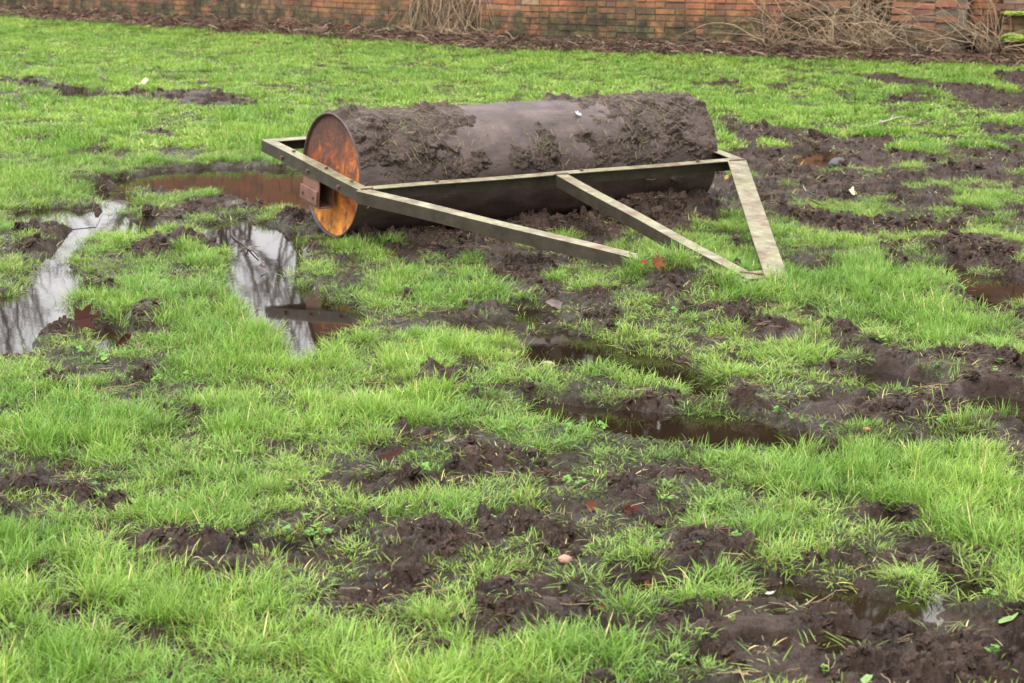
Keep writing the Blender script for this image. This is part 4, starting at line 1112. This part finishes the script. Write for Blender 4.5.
stick((900, 128), (948, 126), .008, (.2, .15, .11), 'thin brown stick right of the long pale one', 3)
#stick((1006, 96), (1022, 118), .014, (.45, .38, .28), 'forked pale stick on the far mud at the right edge', 4)
stick((966, 172), (985, 168), .008, (.40, .33, .24), 'short tan stick on mud at the right', 5)
stick((712, 538), (738, 552), .003, (.12, .07, .05), 'thin dark twig on the near clod heap', 6, .03, .02)

# ------------------------------------------------------------------ light, sky, camera
W = bpy.data.worlds.new('World'); SC.world = W; W.use_nodes = True; T = W.node_tree; T.nodes.clear()
SUN_EL, SUN_AZ = math.radians(58), math.radians(-145)      # azimuth from +Y, clockwise positive
wo = T.nodes.new('ShaderNodeOutputWorld'); bg = T.nodes.new('ShaderNodeBackground'); sk = T.nodes.new('ShaderNodeTexSky')
sk.sky_type = 'NISHITA'; sk.sun_disc = False; sk.sun_elevation = SUN_EL; sk.sun_rotation = SUN_AZ
tc = T.nodes.new('ShaderNodeTexCoord'); mp = T.nodes.new('ShaderNodeMapping'); mp.inputs['Scale'].default_value = (1, 1, 2.6)
nz_ = T.nodes.new('ShaderNodeTexNoise'); nz_.inputs['Scale'].default_value = 2.2; nz_.inputs['Detail'].default_value = 6
T.links.new(tc.outputs['Generated'], mp.inputs[0]); T.links.new(mp.outputs[0], nz_.inputs['Vector'])
rp = T.nodes.new('ShaderNodeValToRGB'); rp.color_ramp.elements[0].position = .3; rp.color_ramp.elements[0].color = (8.6, 8.4, 8.5, 1)
rp.color_ramp.elements[1].position = .7; rp.color_ramp.elements[1].color = (14.6, 14.2, 14.2, 1)
T.links.new(nz_.outputs['Fac'], rp.inputs[0])
sx = T.nodes.new('ShaderNodeSeparateXYZ'); T.links.new(tc.outputs['Generated'], sx.inputs[0])
mr = T.nodes.new('ShaderNodeMapRange'); T.links.new(sx.outputs[2], mr.inputs[0]); mr.inputs[1].default_value = 0; mr.inputs[2].default_value = 1; mr.inputs[3].default_value = .74; mr.inputs[4].default_value = 1.75
vm = T.nodes.new('ShaderNodeVectorMath'); vm.operation = 'SCALE'; T.links.new(rp.outputs[0], vm.inputs[0]); T.links.new(mr.outputs[0], vm.inputs['Scale'])
mx = T.nodes.new('ShaderNodeMix'); mx.data_type = 'RGBA'; mx.inputs[0].default_value = .90
T.links.new(sk.outputs[0], mx.inputs[6]); T.links.new(vm.outputs[0], mx.inputs[7]); T.links.new(mx.outputs[2], bg.inputs[0])
bg.inputs[1].default_value = .1; T.links.new(bg.outputs[0], wo.inputs[0])
sl = bpy.data.lights.new('sun', 'SUN'); sl.energy = 1.7; sl.angle = math.radians(12); sl.color = (1, .96, .90)
so = link(bpy.data.objects.new('sun', sl))
sdir = Vector((math.sin(SUN_AZ) * math.cos(SUN_EL), math.cos(SUN_AZ) * math.cos(SUN_EL), math.sin(SUN_EL)))
so.rotation_euler = sdir.to_track_quat('Z', 'Y').to_euler()

cam = bpy.data.cameras.new('camera'); co = link(bpy.data.objects.new('camera', cam)); SC.camera = co
cam.sensor_width = 36; cam.lens = F / 1024 * 36; cam.clip_start = .1; cam.clip_end = 3000
co.location = (0, 0, CAMH); co.rotation_euler = (math.pi / 2 - PITCH, 0, 0)
cam.dof.use_dof = True; cam.dof.focus_distance = 7.6; cam.dof.aperture_fstop = cam.lens * .001 / .0080
SC.render.resolution_x, SC.render.resolution_y = 1024, 683
SC.view_settings.view_transform = 'Standard'; SC.view_settings.look = 'None'; SC.view_settings.exposure = 0.97; SC.view_settings.gamma = 1
SC.cycles.max_bounces = 6; SC.cycles.transparent_max_bounces = 6; SC.cycles.use_denoising = True
